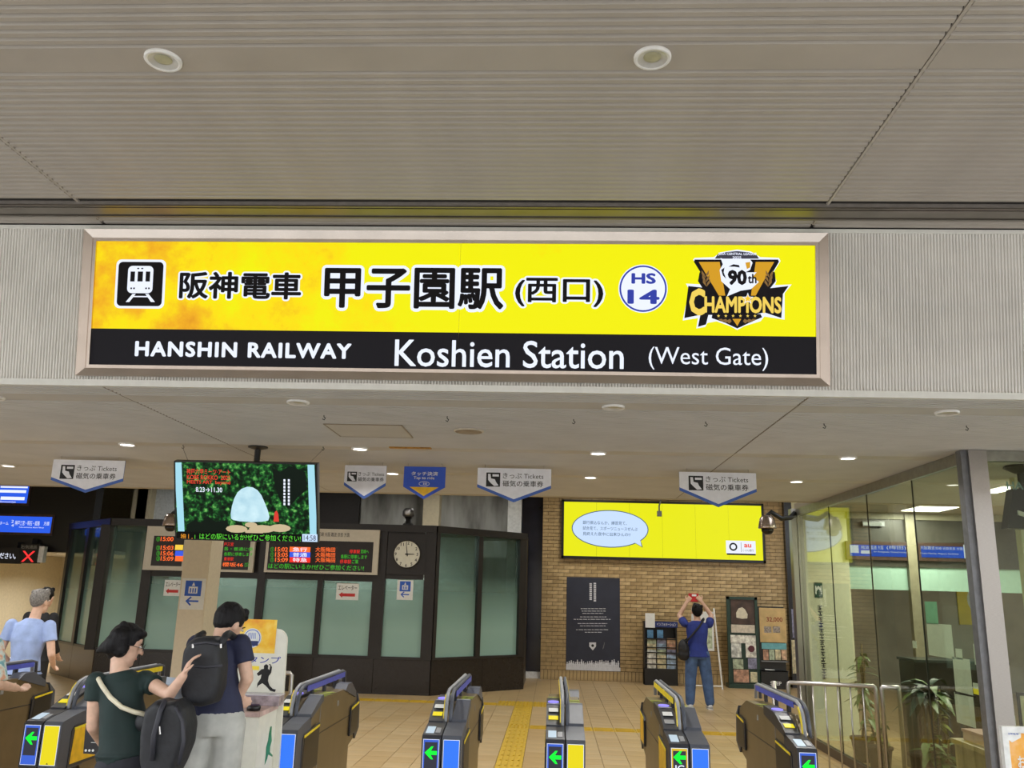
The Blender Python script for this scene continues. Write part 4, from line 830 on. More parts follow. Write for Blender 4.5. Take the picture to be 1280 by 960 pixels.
# inside: cream wall, header with signs, far wall
m_cream = mat('cream_room', (212, 212, 186), .6, noise=.02)
RYY = 12.6
cx1 = onY(1065, 760, RYY).x
bx('wall_room_cream', (GX+.07, RYY, 0), (cx1, RYY+.3, BACK_Z), m_cream, kind='structure')
pl = facing(RYY); zh0 = pl.px(1140, 709)[1]; zm0 = pl.px(1140, 738)[1]; zt0 = pl.px(1140, 650)[1]; xe = 8.0
bx('wall_room_header', (cx1, RYY, zh0), (xe, RYY+.3, CEIL_Z-.0), mat('header_grey', (66, 64, 58), .35), kind='structure')
bx('trim_5', (cx1, RYY-.03, zt0), (xe, RYY, CEIL_Z), mat('room_bulkhead', (150, 146, 126), .5), kind='structure')
bx('wall_room_mint', (cx1, RYY+.02, zm0), (xe, RYY+.06, zh0), mat('mint_panel', (160, 192, 180), .3, noise=.02), kind='structure')
pa, pb = pl.px(1135, 720)[0], pl.px(1148, 720)[0]; bx('wall_room_post', (pa, RYY-.06, 0), (pb, RYY+.04, CEIL_Z), mat('post_olive', (134, 128, 108), .4), kind='structure')
bx('wall_room_right', (4.62, 8.75, 0), (8, 8.85, CEIL_Z+.8), m_cream, kind='structure')
bx('ceiling_room', (GX+.03, 11.4, CEIL_Z+.0), (8, RYY, CEIL_Z+.1), m_beige, kind='structure')
for x0, y0, x1, y1 in ((1136, 633, 1188, 639), (1238, 608, 1262, 616)):
    a, c = onZ(x0, (y0+y1)/2, CEIL_Z), onZ(x1, (y0+y1)/2, CEIL_Z); ym, yn = onZ((x0+x1)/2, y0, CEIL_Z).y, onZ((x0+x1)/2, y1, CEIL_Z).y
    t = thing('ceiling_panel_light', 'bright rectangular ceiling light inside the glass room, '+('far one above the blue signs' if x0 < 1200 else 'near one beside the hanging monitor'), 'ceiling light', ((a.x+c.x)/2, (ym+yn)/2, CEIL_Z), 'panel lights in the glass room')
    ya_, yb_ = min(ym, yn), max(ym, yn)
    bx('panel', (a.x, ya_, CEIL_Z-.008), (c.x, yb_, CEIL_Z), lit('lamp_on', (255, 250, 240), 6.0), t)
    L = bpy.data.lights.new('lamp', 'AREA'); L.shape = 'RECTANGLE'; L.size = c.x-a.x; L.size_y = yb_-ya_; L.energy = 60; L.color = (1, .97, .88)
    lo = bpy.data.objects.new('lamp', L); COL.objects.link(lo); lo.parent = t; lo.location = (0, 0, -.012)
guide(RYY-.02, 1058, 677, 1137, 700, 'blue lit guide sign left of the post inside the glass room', [('難波', 1076, 682.5, 1086, 686), ('直通 大阪', 1088, 682, 1104, 687), ('(梅田)', 1108, 682, 1132, 687.5), ('for Amagasaki, Osaka(Umeda)', 1092, 689, 1133, 691.5), (None, 1063, 681.5, 1073, 691), (None, 1076, 688, 1087, 692)])
guide(RYY-.02, 1147, 679, 1234, 702, 'blue lit guide sign right of the post inside the glass room', [('大阪難波', 1150, 682.5, 1168, 687), ('尼崎 近鉄奈良 方面', 1169, 684, 1203, 687.5), ('Osaka-Namba, Nagoya, Ise-Shima', 1150, 691, 1198, 693.5), (None, 1204.5, 681, 1206, 698), ('1', 1211, 684, 1213.5, 687.5), ('3', 1211, 692, 1213.5, 695.5)])
t = thing('exit_lamp', 'small white lamp box on the bulkhead above the blue signs', 'lamp', pl.pt(*pl.px(1090, 655)))
rectpx('body', facing(RYY-.03), 1077, 652, 1104, 658, 0, GREYM, t, .05); rectpx('lens', facing(RYY-.08), 1079, 653, 1102, 656.5, 0, lit('lamp_soft', (236, 238, 226), 1), t, .004)
# notice marks on the cream wall
pg = facing(RYY-.001); o = rectpx('room_sign', pg, 1018, 728, 1028, 747, 0, mat('sign_green', (20, 70, 50), .4), None, .006); tag(o, 'small dark green sign on the cream wall inside the glass room', 'sign')
cu, cv = pg.px(1023, 737.5)
for q in ((cu-.03, cv-.03), (cu+.03, cv-.03)): pass
flatuv('sign_symbol', pg, [(cu-.045, cv-.06), (cu-.03, cv-.06), (cu-.03, cv-.02), (cu, cv+.02), (cu+.03, cv-.02), (cu+.03, cv-.06), (cu+.045, cv-.06), (cu+.045, cv+.06), (cu+.03, cv+.06), (cu+.03, cv+.03), (cu, cv+.06), (cu-.03, cv+.03), (cu-.03, cv+.06), (cu-.045, cv+.06)], .007, WHITE, o)
vt = thing('wall_lettering', 'vertical column of black characters on the cream wall in the glass room', 'lettering', pg.pt(*pg.px(1026, 855)))
for k in range(13):                       # illegible in the photo: stroke shaped marks only
    x, y = 1022.2+k*.45, 757+k*7.2
    for q in ((0, 0, 5.6, 1.2), (2.2, .6, 3.4, 5.6), (0, 2.6+(k % 2), 5.2, 3.5+(k % 2)), (.2+(k % 3), 4.6, 4.8, 5.6)): rectpx('stroke_mark', pg, x+q[0], y+q[1], x+q[2], y+q[3], .001+.0004*q[1], INK, vt, .0003)
# mirror of the boulder poster etc. comes from the glass itself; papers stuck on the glass
pgx = PL((GX+.008, 0, 0), (0, -1, 0), (0, 0, 1))
for i, (x0, y0, x1, y1, lb) in enumerate(((1157, 752, 1172, 780, 'small mint sheet stuck on the glass room wall'), (1160, 780, 1191, 821, 'large pale sheet stuck on the glass room wall under the mint sheet'), (1195, 811, 1203, 824, 'tiny white slip stuck on the glass room wall'), (1193, 823, 1214, 866, 'tall pale sheet stuck on the glass above a black rule'), (1195, 868, 1218, 906, 'tall pale sheet stuck on the glass below a black rule'), (1218, 806, 1235, 832, 'pale sheet stuck on the glass next to the corner post'), (1217, 855, 1233, 869, 'white and yellow sticker on the glass near the corner post'), (1141, 801, 1146, 810, 'small white switch plate sticker on the glass'))):
    q = [pgx.px(*p) for p in ((x0, y0), (x1, y0), (x1, y1), (x0, y1))]; ua, ub = (q[0][0]+q[3][0])/2, (q[1][0]+q[2][0])/2; vh, vl = (q[0][1]+q[1][1])/2, (q[2][1]+q[3][1])/2
    o = flatuv('glass_sheet', pgx, [(ua, vl), (ub, vl), (ub, vh), (ua, vh)], 0, mat('mint_sheet', (150, 206, 186), .6) if i == 0 else PAPER, None, .002); tag(o, lb, 'notice', 'sheets stuck on the glass')
    if i == 6: flatuv('yellow_half', pgx, [(ua, vl), (ub, vl), (ub, (vl+vh)/2), (ua, (vl+vh)/2)], .0025, mat('sticker_yellow', (226, 214, 40), .5), o, .001)
o = flat('glass_rule', pgx, [(1194, 865), (1220, 870), (1220, 872), (1194, 867)], 0, BLACK, None, .003); tag(o, 'black rule strip between two tall sheets on the glass', 'strip')
# yellow picture on the far wall
pw = facing(19.88); o = rectpx('wall_picture', pw, 1197, 740, 1233, 781, 0, mat('picture_yellow', (196, 176, 60), .5, noise=.1, scale=2), None, .03); tag(o, 'yellow poster with a pale round shape seen through the glass room', 'poster'); cu, cv = pw.px(1222, 750); flatuv('pale_shape', pw, ell(cu, cv, .24, .30, 24), .031, mat('picture_pale', (180, 184, 176), .6), o)
# dark cabinets and counter inside
bx_ = bx
ca, cb = onY(1147, 850, 10.4).x, onY(1262, 850, 10.4).x; zt = onY(1190, 826, 10.4).z
t = thing('dark_cabinet', 'row of dark low cabinets inside the glass room', 'cabinet', ((ca+cb)/2, 10.6, 0))
bx('body', (ca, 10.45, 0), (cb, 10.9, zt-.03), mat('cab_black', (30, 26, 25), .35), t); bx('top', (ca-.02, 10.40, zt-.03), (cb+.02, 10.92, zt), mat('cab_top', (44, 52, 50), .25), t)
for k in range(4):
    a = ca+(cb-ca)*k/4; bx('door', (a+.01, 10.425, .08), (a+(cb-ca)/4-.01, 10.45, zt-.28), mat('cab_door', (40, 34, 30), .4), t); MB().lathe([(.016, 0), (.02, .02), (.001, .024)], (a+.06, 10.425, zt-.38), 10, axis='y').build('knob', STEEL, t)
c0 = onX(1189, 922, 3.60); CZ = c0.z; print('counter', c0)
m_wood = mat('counter_wood', (176, 158, 112), .5, noise=.08, scale=5, stretch=(1, 6, 1)); X0 = 3.62
ya2, yb2 = 7.32, c0.y
t = thing('wooden_counter', 'pale wooden counter standing just inside the glass room', 'counter', (X0+.3, (ya2+yb2)/2, 0))
bx('top', (X0-.03, ya2, CZ-.04), (X0+.65, yb2, CZ), m_wood, t); bx('end_panel', (X0, yb2-.05, 0), (X0+.6, yb2-.01, CZ-.04), m_wood, t); bx('front_panel', (X0, ya2+.02, 0), (X0+.03, yb2-.05, CZ-.04), mat('counter_face', (150, 134, 94), .55, noise=.06), t); bx('end_panel', (X0, ya2+.02, 0), (X0+.6, ya2+.06, CZ-.04), m_wood, t)
bb = V((0, yb2-.06, 0)); b2 = V((0, ya2+.14, 0))
t = thing('pink_box', 'flat pinkish cardboard box lying on the wooden counter', 'box', (3.82, (bb.y+b2.y)/2, CZ)); bx('body', (3.68, b2.y, CZ), (3.98, bb.y, CZ+.07), mat('box_pink', (206, 172, 160), .7), t); bx('lid', (3.672, b2.y-.008, CZ+.065), (3.988, bb.y+.008, CZ+.09), mat('box_pink_lid', (190, 150, 140), .7), t); flatuv('box_mark', PL((3.68, 0, CZ), (0, -1, 0), (0, 0, 1)), [(-b2.y-.16, .02), (-b2.y-.05, .02), (-b2.y-.05, .06), (-b2.y-.16, .06)], .001, INK, t)
bb = V((0, ya2+.08, 0))
t = thing('leaflet_holder', 'upright pale leaflet holder on the wooden counter by the corner post', 'holder', (3.72, bb.y, CZ)); bx('sheet', (3.66, bb.y-.05, CZ), (3.675, bb.y+.05, CZ+.32), PAPER, t); bx('foot', (3.64, bb.y-.055, CZ), (3.76, bb.y+.055, CZ+.015), WHITE, t)
# hanging monitor at the right edge
p = onY(1275, 610, 8.0)
t = thing('hanging_monitor', 'black monitor hanging on a ceiling arm at the right edge', 'monitor', (p.x, 8.0, p.z-.25))
MB().lathe([(.13, 0), (.14, -.02), (.05, -.07), (.001, -.07)], (p.x+.02, 8.0, CEIL_Z+.0), 12).build('ceiling_plate', mat('mount_grey', (60, 58, 54), .5), t); MB().tube([(p.x+.02, 8.0, CEIL_Z-.06), (p.x+.02, 8.0, CEIL_Z-.22)], .03, 10).build('arm', mat('mount_grey', (60, 58, 54), .5), t)
MB().slab([(p.x-.10, 7.93, CEIL_Z-.22), (p.x-.20, 7.90, CEIL_Z-.58), (p.x+.6, 7.90, CEIL_Z-.58), (p.x+.5, 7.93, CEIL_Z-.22)], (0, .12, 0)).build('casing', BLACK, t)
pm_ = facing(7.89); txt('lettering', pm_, 'HA', 1258, 602, 1279, 612, .002, mat('reflection_teal', (120, 156, 160), .5), t, bold=.02)  # letters imitate a reflection of the station sign, painted onto the casing
MB().slab([(p.x-.10, 7.905, CEIL_Z-.46), (p.x-.04, 7.905, CEIL_Z-.48), (p.x-.04, 7.905, CEIL_Z-.44), (p.x-.10, 7.905, CEIL_Z-.42)], (0, -.02, 0)).build('badge', PAPER, t)
# framed picture on the room wall at the right edge
pw = facing(8.748); o = rectpx('framed_picture', pw, 1275, 866, 1310, 960, 0, mat('pic_brown', (70, 50, 40), .4), None, .02); tag(o, 'brown framed picture low on the cream wall at the right edge', 'picture'); rectpx('picture_face', pw, 1278, 870, 1307, 956, .021, mat('pic_face', (190, 180, 150), .6), o)
# ---- plants inside the glass
m_pot = mat('pot_brown', (66, 48, 36), .7); m_lf = [mat('leaf_%d' % k, c, .45, noise=.15) for k, c in enumerate([(56, 84, 44), (88, 112, 54), (120, 130, 60), (34, 58, 44)])]; m_stem = mat('stem', (110, 92, 54), .7)
def leafmesh(b, base, d, L, wd, droop):
    d = V(d).normalized(); side = d.cross(V((0, 0, 1))).normalized(); up = side.cross(d); pts = []
    for k in range(5):
        t_ = k/4; c = V(base)+d*L*t_+V((0, 0, -droop*t_*t_*L)); c.x = max(c.x, GX+.05); wv = wd*math.sin(math.pi*min(1, .12+t_*.88))
        pts.append((c-side*wv+up*wv*.25, c, c+side*wv+up*wv*.25))
    k0 = len(b.v); b.v += [tuple(q) for r in pts for q in r]
    for i in range(4):
        for j in range(2): b.f.append((k0+i*3+j, k0+i*3+j+1, k0+i*3+j+4, k0+i*3+j+3))
def plant(x, y, h, n, L, wd, lf, label, spread=.6, stems=2, pot=.14, z0=.35, sr=1.0):
    t = thing('potted_plant', label, 'plant', (x, y, 0), 'potted plants inside the glass room')
    MB().lathe([(pot*.7, 0), (pot*.95, pot*1.7), (pot*1.05, pot*1.75), (pot*1.05, pot*1.95), (pot*.92, pot*1.95), (pot*.9, pot*1.8), (.001, pot*1.8)], (x, y, 0), 18).build('pot', m_pot, t, True)
    for s in range(stems):
        a = random.uniform(0, 6.28); r = 0 if stems == 1 else spread*.18; top = V((x+math.cos(a)*r, y+math.sin(a)*r, h*random.uniform(.75, 1)))
        MB().tube([(x, y, pot*1.7), ((x+top.x)/2+.02, (y+top.y)/2, top.z*.55), top], [.014*sr, .011*sr, .007*sr], 6).build('stem', m_stem, t, True)
        for k in range(n//stems):
            b = MB(); zz = random.uniform(max(z0, .3)*top.z if top.z*z0 < top.z else z0, 1.0); f = zz if zz <= 1 else 1
            q = V((x, y, pot*1.7)).lerp(top, f); an = random.uniform(0, 6.28); leafmesh(b, q, (math.cos(an), math.sin(an), random.uniform(.0, .9)), L*random.uniform(.7, 1.1), wd, random.uniform(.3, .9)); b.build('leaf', lf if random.random() < .7 else m_lf[1], t, True)
p = onZ(1070, 930, 0); 
plant(3.74, 11.1, 1.38, 44, .26, .026, m_lf[1], 'tall bushy plant with narrow yellow green leaves nearest the cream wall', stems=3, z0=.25)
plant(4.12, 10.02, 1.0, 34, .18, .035, m_lf[2], 'low leafy yellow green plant in the middle of the glass room', stems=3, z0=.2)
plant(3.70, 10.45, .60, 26, .20, .030, m_lf[1], 'short spreading plant low behind the glass', stems=2, z0=.3)
plant(3.92, 9.75, 1.22, 40, .40, .050, m_lf[3], 'dark green palm like plant with broad arching leaves in the glass room', stems=2, z0=.80, pot=.17, sr=3.0)
plant(3.78, 9.1, .62, 22, .24, .040, m_lf[1], 'small bright leafed plant nearest the railing', stems=2, z0=.3)
# ================================================================== STAINLESS RAILING IN FRONT OF THE GLASS
RZ = 1.02
ra, rb = onZ(985, 853, RZ), onZ(1094, 858, RZ)
def rail(a, b, n, label, name='steel_railing'):
    t = thing(name, label, 'railing', ((a.x+b.x)/2, (a.y+b.y)/2, 0)); d = (b-a)
    MB().tube([(a.x, a.y, 0), (a.x, a.y, RZ-.03), (a.x+d.x*.006, a.y+d.y*.006, RZ-.008), (a.x+d.x*.02, a.y+d.y*.02, RZ), (b.x-d.x*.02, b.y-d.y*.02, RZ), (b.x-d.x*.006, b.y-d.y*.006, RZ-.008), (b.x, b.y, RZ-.03), (b.x, b.y, 0)], .021, 12).build('hoop', STEEL, t, True)
    for k in range(1, n+1):
        q = a.lerp(b, k/(n+1)); MB().tube([(q.x, q.y, .09), (q.x, q.y, RZ-.01)], .009, 8).build('baluster', STEEL, t, True)
    MB().tube([(a.x, a.y, .09), (b.x, b.y, .09)], .012, 8).build('bottom_bar', STEEL, t, True)
rail(ra, rb, 6, 'long brushed steel railing with upright bars in front of the glass room')
d_ = (rb-ra).normalized(); rc = rb+d_*.06
MB().tube([(ra.x-.12, ra.y+.1, 0), (ra.x-.12, ra.y+.1, RZ)], .024, 12).build('steel_bollard', STEEL, None, True, label='single upright steel post at the left end of the long railing', cat='post')
rd = rc+V((.16, -.02, 0))
rail(rc, rd, 0, 'short narrow steel hoop rail beside the long railing')
# ---- standing poster board at the lower right corner
sy = 5.6; a = onY(1252, 908, sy); zt = a.z; xr_ = a.x+.62
t = thing('poster_stand', 'white framed poster stand with an orange poster at the lower right corner', 'poster stand', (a.x+.31, sy, 0))
for q in (((a.x, sy, .25), (a.x+.035, sy+.04, zt)), ((xr_-.035, sy, .25), (xr_, sy+.04, zt)), ((a.x+.035, sy, zt-.035), (xr_-.035, sy+.04, zt)), ((a.x+.035, sy, .25), (xr_-.035, sy+.04, .285))): bx('frame_bar', *q, WHITE, t)
m_or = mat('orange_print', (230, 150, 60), .5, noise=0); ramp2(m_or, [(.3, (214, 110, 60)), (.5, (236, 170, 70)), (.7, (244, 220, 190))], scale=5)
bx('poster_sheet', (a.x+.035, sy+.012, .285), (xr_-.035, sy+.03, zt-.035), m_or, t)
ps = facing(sy+.011); flat('white_corner', ps, [(1257, 912), (1276, 913), (1276, 922), (1265, 928), (1257, 922)], .0, WHITE, t); txt('lettering', ps, '阪神電車', 1258, 915, 1273, 918.5, .003, INKB, t); txt('lettering', ps, 'おト', 1272, 945, 1292, 960, .003, WHITE, t, bold=.02)
for x in (a.x+.1, xr_-.1): MB().tube([(x, sy+.02, 0), (x, sy+.02, .26)], .016, 8).build('leg', STEEL, t)
bx('foot', (a.x+.03, sy-.16, 0), (xr_-.03, sy+.2, .02), STEEL, t)
# ================================================================== TICKET GATES
G0 = 6.2
m_brz = mat('gate_bronze', (118, 104, 78), .36, .4, noise=.05, scale=5); m_dk = mat('gate_grey', (74, 78, 88), .45, noise=.03); m_dk2 = mat('gate_dark', (40, 42, 50), .4, noise=.03); m_lg = mat('gate_lightgrey', (150, 152, 156), .4)
C_BL = lit('gate_blue', (58, 124, 248), .95); C_YE = lit('gate_yellow', (240, 222, 30), .9); C_FR = lit('gate_frame_blue', (70, 110, 230), .8); C_GR = lit('gate_green', (20, 250, 60), 1.1); C_VI = lit('reader_violet', (150, 140, 250), 1.0); m_gy = mat('guard_yellow', (240, 214, 40), .4); m_gb = mat('guard_blue', (74, 84, 178), .4); m_fy = mat('flap_yellow', (240, 190, 30), .45)
m_lab = mat('label_green', (150, 160, 60), .5, noise=.2, scale=30); m_arrowbg = lit('gate_arrow_bg', (70, 70, 84), .6)
def gate(X, label, arrow='b', colour='b', rail='y', flaps=('k', 'k', 'k', 'k'), half=False, ic=False):
    t = thing('ticket_gate', label, 'ticket gate', (X, G0, 0), 'row of automatic ticket gates')
    w0, w1 = -.135, .135
    if half: w0, w1 = -.135, .05
    Q = lambda x, y, z: (X+x, G0+y, z)
    prof = [(.36, 0), (.36, .50), (.30, .58), (.30, .90), (.40, .95), (.60, 1.02), (1.58, 1.005), (1.90, .90), (1.96, .84), (1.98, .62), (1.84, .555), (1.66, .52), (1.66, 0)]
    MB().slab([Q(w0+.012, y, z) for y, z in prof], (w1-w0-.024, 0, 0)).build('body', m_brz, t)
    # plinth
    bx('plinth', Q(w0+.02, .32, 0), Q(w1-.02, 1.70, .05), m_dk2, t)
    # rounded rear cap
    MB().slab([Q(w0, y, z) for y, z in ((1.86, .93), (1.97, .85), (2.0, .62), (1.86, .545), (1.82, .60), (1.90, .66), (1.90, .84))], (w1-w0, 0, 0)).build('rear_cap', m_dk, t)
    # front heads: arrow side (left) and colour side (right)
    sides = [(-.135, -.004, 'L')]+([] if half else [(.004, .135, 'R')])
    for a, c, sd in sides:
        MB().slab([Q(a, y, z) for y, z in ((.0, .585), (.0, .865), (.02, .882), (.14, .905), (.34, .93), (.34, .55), (.05, .55))], (c-a, 0, 0)).build('front_head', m_dk2 if sd == 'L' else m_dk, t)
        pl = PL(Q(0, 0, 0), (1, 0, 0), (0, 0, 1))
        if sd == 'L':
            fr = {'b': C_FR, 'y': lit('gate_frame_yellow', (224, 190, 50), .9)}[arrow]
            for q, m, k in (((a+.010, .598, c-.010, .858), EW, 0), ((a+.013, .601, c-.013, .855), fr, 1), ((a+.022, .66, c-.022, .84), m_arrowbg, 2)): flatuv('arrow_panel_layer', pl, [(q[0], q[1]), (q[2], q[1]), (q[2], q[3]), (q[0], q[3])], .001+k*.001, m, t, .0008)
            cx, cy, s = (a+c)/2, .772, .042
            if ic: cy = .800
            flatuv('green_arrow', pl, [(cx-s, cy), (cx+s*.05, cy+s*.98), (cx+s*.42, cy+s*.98), (cx-s*.0, cy+s*.30), (cx+s, cy+s*.30), (cx+s, cy-s*.30), (cx-s*.0, cy-s*.30), (cx+s*.42, cy-s*.98), (cx+s*.05, cy-s*.98)], .004, C_GR, t, .0008)
            if ic: txtuv('lettering', pl, 'IC', (cx-.030, .712, cx+.030, .752), .0045, EW, t, bold=.02)
        else:
            for q, m, k in (((a+.010, .598, c-.010, .858), EW, 0), ((a+.013, .601, c-.013, .855), {'b': C_BL, 'y': C_YE}[colour], 1)): flatuv('colour_panel_layer', pl, [(q[0], q[1]), (q[2], q[1]), (q[2], q[3]), (q[0], q[3])], .001+k*.001, m, t, .0008)
            flatuv('colour_panel_mark', pl, [((a+c)/2-.008, .606), ((a+c)/2+.008, .606), ((a+c)/2, .616)], .004, INK, t, .0006)
    # sloping deck of the left half: display, labels, card reader
    def deck(n, x0, x1, ya_, za, yb_, zb, m, lift=.002, par=t): return MB().slab([Q(x0, ya_, za+lift), Q(x1, ya_, za+lift), Q(x1, yb_, zb+lift), Q(x0, yb_, zb+lift)], (0, 0, .003)).build(n, m, par)
    MB().slab([Q(-.135, y, z) for y, z in ((.30, .90), (.30, .935), (.40, .975), (.60, 1.035), (.92, 1.045), (.92, .98))], (.105, 0, 0)).build('reader_deck', m_dk2, t)
    deck('ticket_display', -.118, -.062, .05, .888, .17, .912, lit('gate_display', (206, 226, 240), .8), .001); deck('keypad', -.052, -.020, .06, .890, .15, .908, m_lg, .001)
    for k, (m, ya_) in enumerate(((C_YE if not ic else m_lg, .36), (PAPER, .46))): deck('deck_label', -.118, -.048, ya_, .958+(ya_-.36)*.40, ya_+.055, .975+(ya_-.36)*.40, m, .004)
    # violet card reader
    MB().slab([Q(-.083+.042*math.cos(k*.524)*1.0, .70+.065*math.sin(k*.524), 1.041) for k in range(12)], (0, 0, .006)).build('card_reader', C_VI, t); deck('reader_edge', -.13, -.035, .605, 1.037, .63, 1.038, m_lg, .001)
    if not half:
        MB().slab([Q(.03, y, z) for y, z in ((.30, .90), (.33, .945), (.60, 1.045), (.66, 1.045), (.66, 1.0))], (.105, 0, 0)).build('grey_ramp', m_dk, t); deck('ramp_edge', .032, .133, .60, 1.045, .64, 1.045, m_lg, .001)
        for k in range(3): deck('deck_label', .035, .125, .74+k*.13, 1.022-k*.002, .80+k*.13, 1.021-k*.002, m_lab, .001)
        MB().slab([Q(.03, y, z) for y, z in ((1.38, 1.00), (1.46, 1.045), (1.60, 1.045), (1.80, .95), (1.80, .90))], (.105, 0, 0)).build('rear_ramp', m_dk, t)
    for k in range(2): deck('deck_label', -.125, -.035, 1.05+k*.14, 1.017-k*.002, 1.10+k*.14, 1.016-k*.002, m_lab, .001)
    # guard rail: two parallel rails on an arched plate
    rc = 0 if not half else .03
    path = [(.33, .90), (.345, .98), (.38, 1.06), (.44, 1.105), (.52, 1.125), (1.72, 1.125), (1.80, 1.11), (1.81, 1.0)]
    for s in (-.018, .018): MB().tube([Q(rc+s, y, z) for y, z in path], .014, 8).build('guard_rail', m_lg if s < 0 else m_dk, t, True)
    gm = {'y': m_gy, 'b': m_gb}
    for s, c_ in ((-.036, rail[0]), (.032, rail[-1])):
        MB().slab([Q(rc+s, y, z) for y, z in ((.54, 1.075), (.54, 1.115), (1.74, 1.115), (1.74, 1.075))], (.004, 0, 0)).build('guard_strip', gm[c_], t)
    MB().slab([Q(rc-.036, y, z) for y, z in ((.325, .92), (.34, .99), (.375, 1.065), (.42, 1.10), (.44, 1.085), (.40, 1.05), (.365, .985), (.355, .92))], (.006, 0, 0)).build('guard_strip', m_gy, t)
    for y in (.78, 1.15, 1.5): bx('guard_strut', Q(rc-.010, y, 1.0), Q(rc+.010, y+.05, 1.115), m_dk2, t)
    # flap housings on both flanks
    for k, (sx, ya_, yb_) in enumerate(((-1, .14, .58), (1, .14, .58), (-1, 1.62, 1.93), (1, 1.62, 1.93))):
        if half and sx > 0: continue
        x0 = w0-.004 if sx < 0 else w1-.008
        fm = {'k': BLACK, 'y': m_fy}[flaps[k]]
        z0, z1 = (.56, .835) if ya_ < 1 else (.60, .84)
        MB().slab([Q(x0, y, z) for y, z in ((ya_, z0), (yb_, z0), (yb_, z1+.02), (ya_+.03, z1), (ya_, z1-.03))], (.012, 0, 0)).build('flap_housing', m_dk2, t)
        MB().slab([Q(x0-.002 if sx < 0 else x0+.011, y, z) for y, z in ((ya_+.02, z0+.02), (yb_-.02, z0+.02), (yb_-.02, z1), (ya_+.04, z1-.018))], (.003, 0, 0)).build('flap', fm, t)
        MB().slab([Q(x0-.003 if sx < 0 else x0+.0115, y, z) for y, z in ((ya_+.03, z1-.028), (yb_-.01, z1-.004), (yb_-.01, z1+.010), (ya_+.03, z1-.012))], (.0045, 0, 0)).build('flap_edge', m_gy, t)
    for sx in (-1, 1):
        if half and sx > 0: continue
        x0 = w0+.010 if sx < 0 else w1-.0125
        MB().slab([Q(x0, y, z) for y, z in ((.60, .765), (1.62, .765), (1.62, .772), (.60, .772))], (.0025, 0, 0)).build('panel_seam', m_dk2, t); MB().slab([Q(x0, y, z) for y, z in ((.625, 0.05), (.630, .05), (.630, .97), (.625, .97))], (.0025, 0, 0)).build('panel_seam', m_lg, t)
        MB().slab([Q(x0, y, z) for y, z in ((1.16, .90), (1.20, .90), (1.20, .94), (1.16, .94))], (.0025, 0, 0)).build('maker_badge', m_lg, t)
    bx('front_pedestal', Q(w0+.03, .12, 0), Q(w1-.03, .36, .55), m_dk2, t)
    return t
gate(-4.74, 'ticket gate with blue guard rail at the far left edge', rail='b')
gate(-3.545, 'ticket gate with yellow front panel and yellow guard rail left of the woman', colour='y', rail='y', flaps=('y', 'y', 'y', 'y'))
gate(-1.875, 'ticket gate with blue guard rail just right of the stamp counter', colour='b', rail='b')
gate(-.74, 'ticket gate with blue front panel left of the tactile paving', colour='b', rail='yb')
gate(.105, 'ticket gate with yellow front panel right of the tactile paving', colour='y', rail='y')
gate(.94, 'ticket gate with yellow arrow frame and yellow flank flaps', arrow='y', colour='b', rail='y', flaps=('y', 'k', 'y', 'k'), ic=True)
gate(1.79, 'half width end ticket gate beside the steel railing', rail='b', half=True)
# steel hoop behind the stamp counter
a = onZ(354, 841, 1.0); t = thing('steel_hoop', 'small steel hoop rail behind the stamp counter', 'railing', (a.x, a.y, 0)); MB().tube([(a.x-.30, a.y, 0), (a.x-.30, a.y, .98), (a.x-.28, a.y, 1.0), (a.x+.07, a.y, 1.0), (a.x+.09, a.y, .98), (a.x+.09, a.y, 0)], .021, 10).build('hoop', STEEL, t, True)
# ================================================================== STAMP COUNTER
SY = 6.13
m_cab = mat('stamp_white', (222, 220, 206), .5, noise=.02)
pb_ = PL((0, SY, 0), (1, 0, 0), (0, 0, 1))
L_, R_ = pb_.px(283, 860)[0], pb_.px(355, 840)[0]; zt = pb_.px(345, 786)[1]; zd = pb_.px(325, 884)[1]-.0
st = thing('stamp_counter', 'white stamp rally counter with a tall back board and a yellow poster', 'counter', ((L_+R_)/2, SY-.2, 0))
q = [(L_, 0), (R_+.03, 0), (R_, zt-.08)]+[(R_-.08+.08*math.cos(a), zt-.08+.08*math.sin(a)) for a in (.3, .6, .9, 1.2, 1.57)]+[(L_, zt)]
flatuv('back_board', pb_, q, -.03, m_cab, st, .03)
DY = SY-.40; dz = onY(325, 890, DY).z; XF = onY(323.5, 905, DY).x; XR = onY(346, 890, SY).x; Ld = onY(287, 900, DY).x
MB().slab([(Ld, DY, 0), (XF, DY, 0), (XR, SY-.002, 0), (Ld, SY-.002, 0)], (0, 0, dz-.03)).build('cabinet', m_cab, st)
m_pnk = mat('desk_pink', (196, 168, 160), .4, noise=.15, scale=12)
MB().slab([(Ld-.01, DY-.015, dz-.03), (XF+.006, DY-.015, dz-.03), (XR+.006, SY-.002, dz-.03), (Ld-.01, SY-.002, dz-.03)], (0, 0, .03)).build('desk_top', m_pnk, st)
pd = PL((0, SY+.0008, 0), (1, 0, 0), (0, 0, 1))
m_gold = mat('stamp_gold', (238, 184, 50), .4, noise=0); ramp2(m_gold, [(.35, (232, 150, 40)), (.5, (242, 190, 50)), (.65, (250, 222, 120))], scale=7)
yp = rectpx('yellow_poster', pb_, 288, 774, 345, 816, .001, m_gold, st, .003); cu, cv = pb_.px(315.5, 797.5)
flatuv('poster_disc', pb_, ell(cu, cv, .066, .066, 28), .005, PAPER, yp); flatuv('poster_disc_ring', pb_, ell(cu, cv, .058, .058, 28), .0068, INKB, yp, .0006); flatuv('poster_disc_core', pb_, ell(cu, cv, .053, .053, 28), .0076, PAPER, yp, .0006)
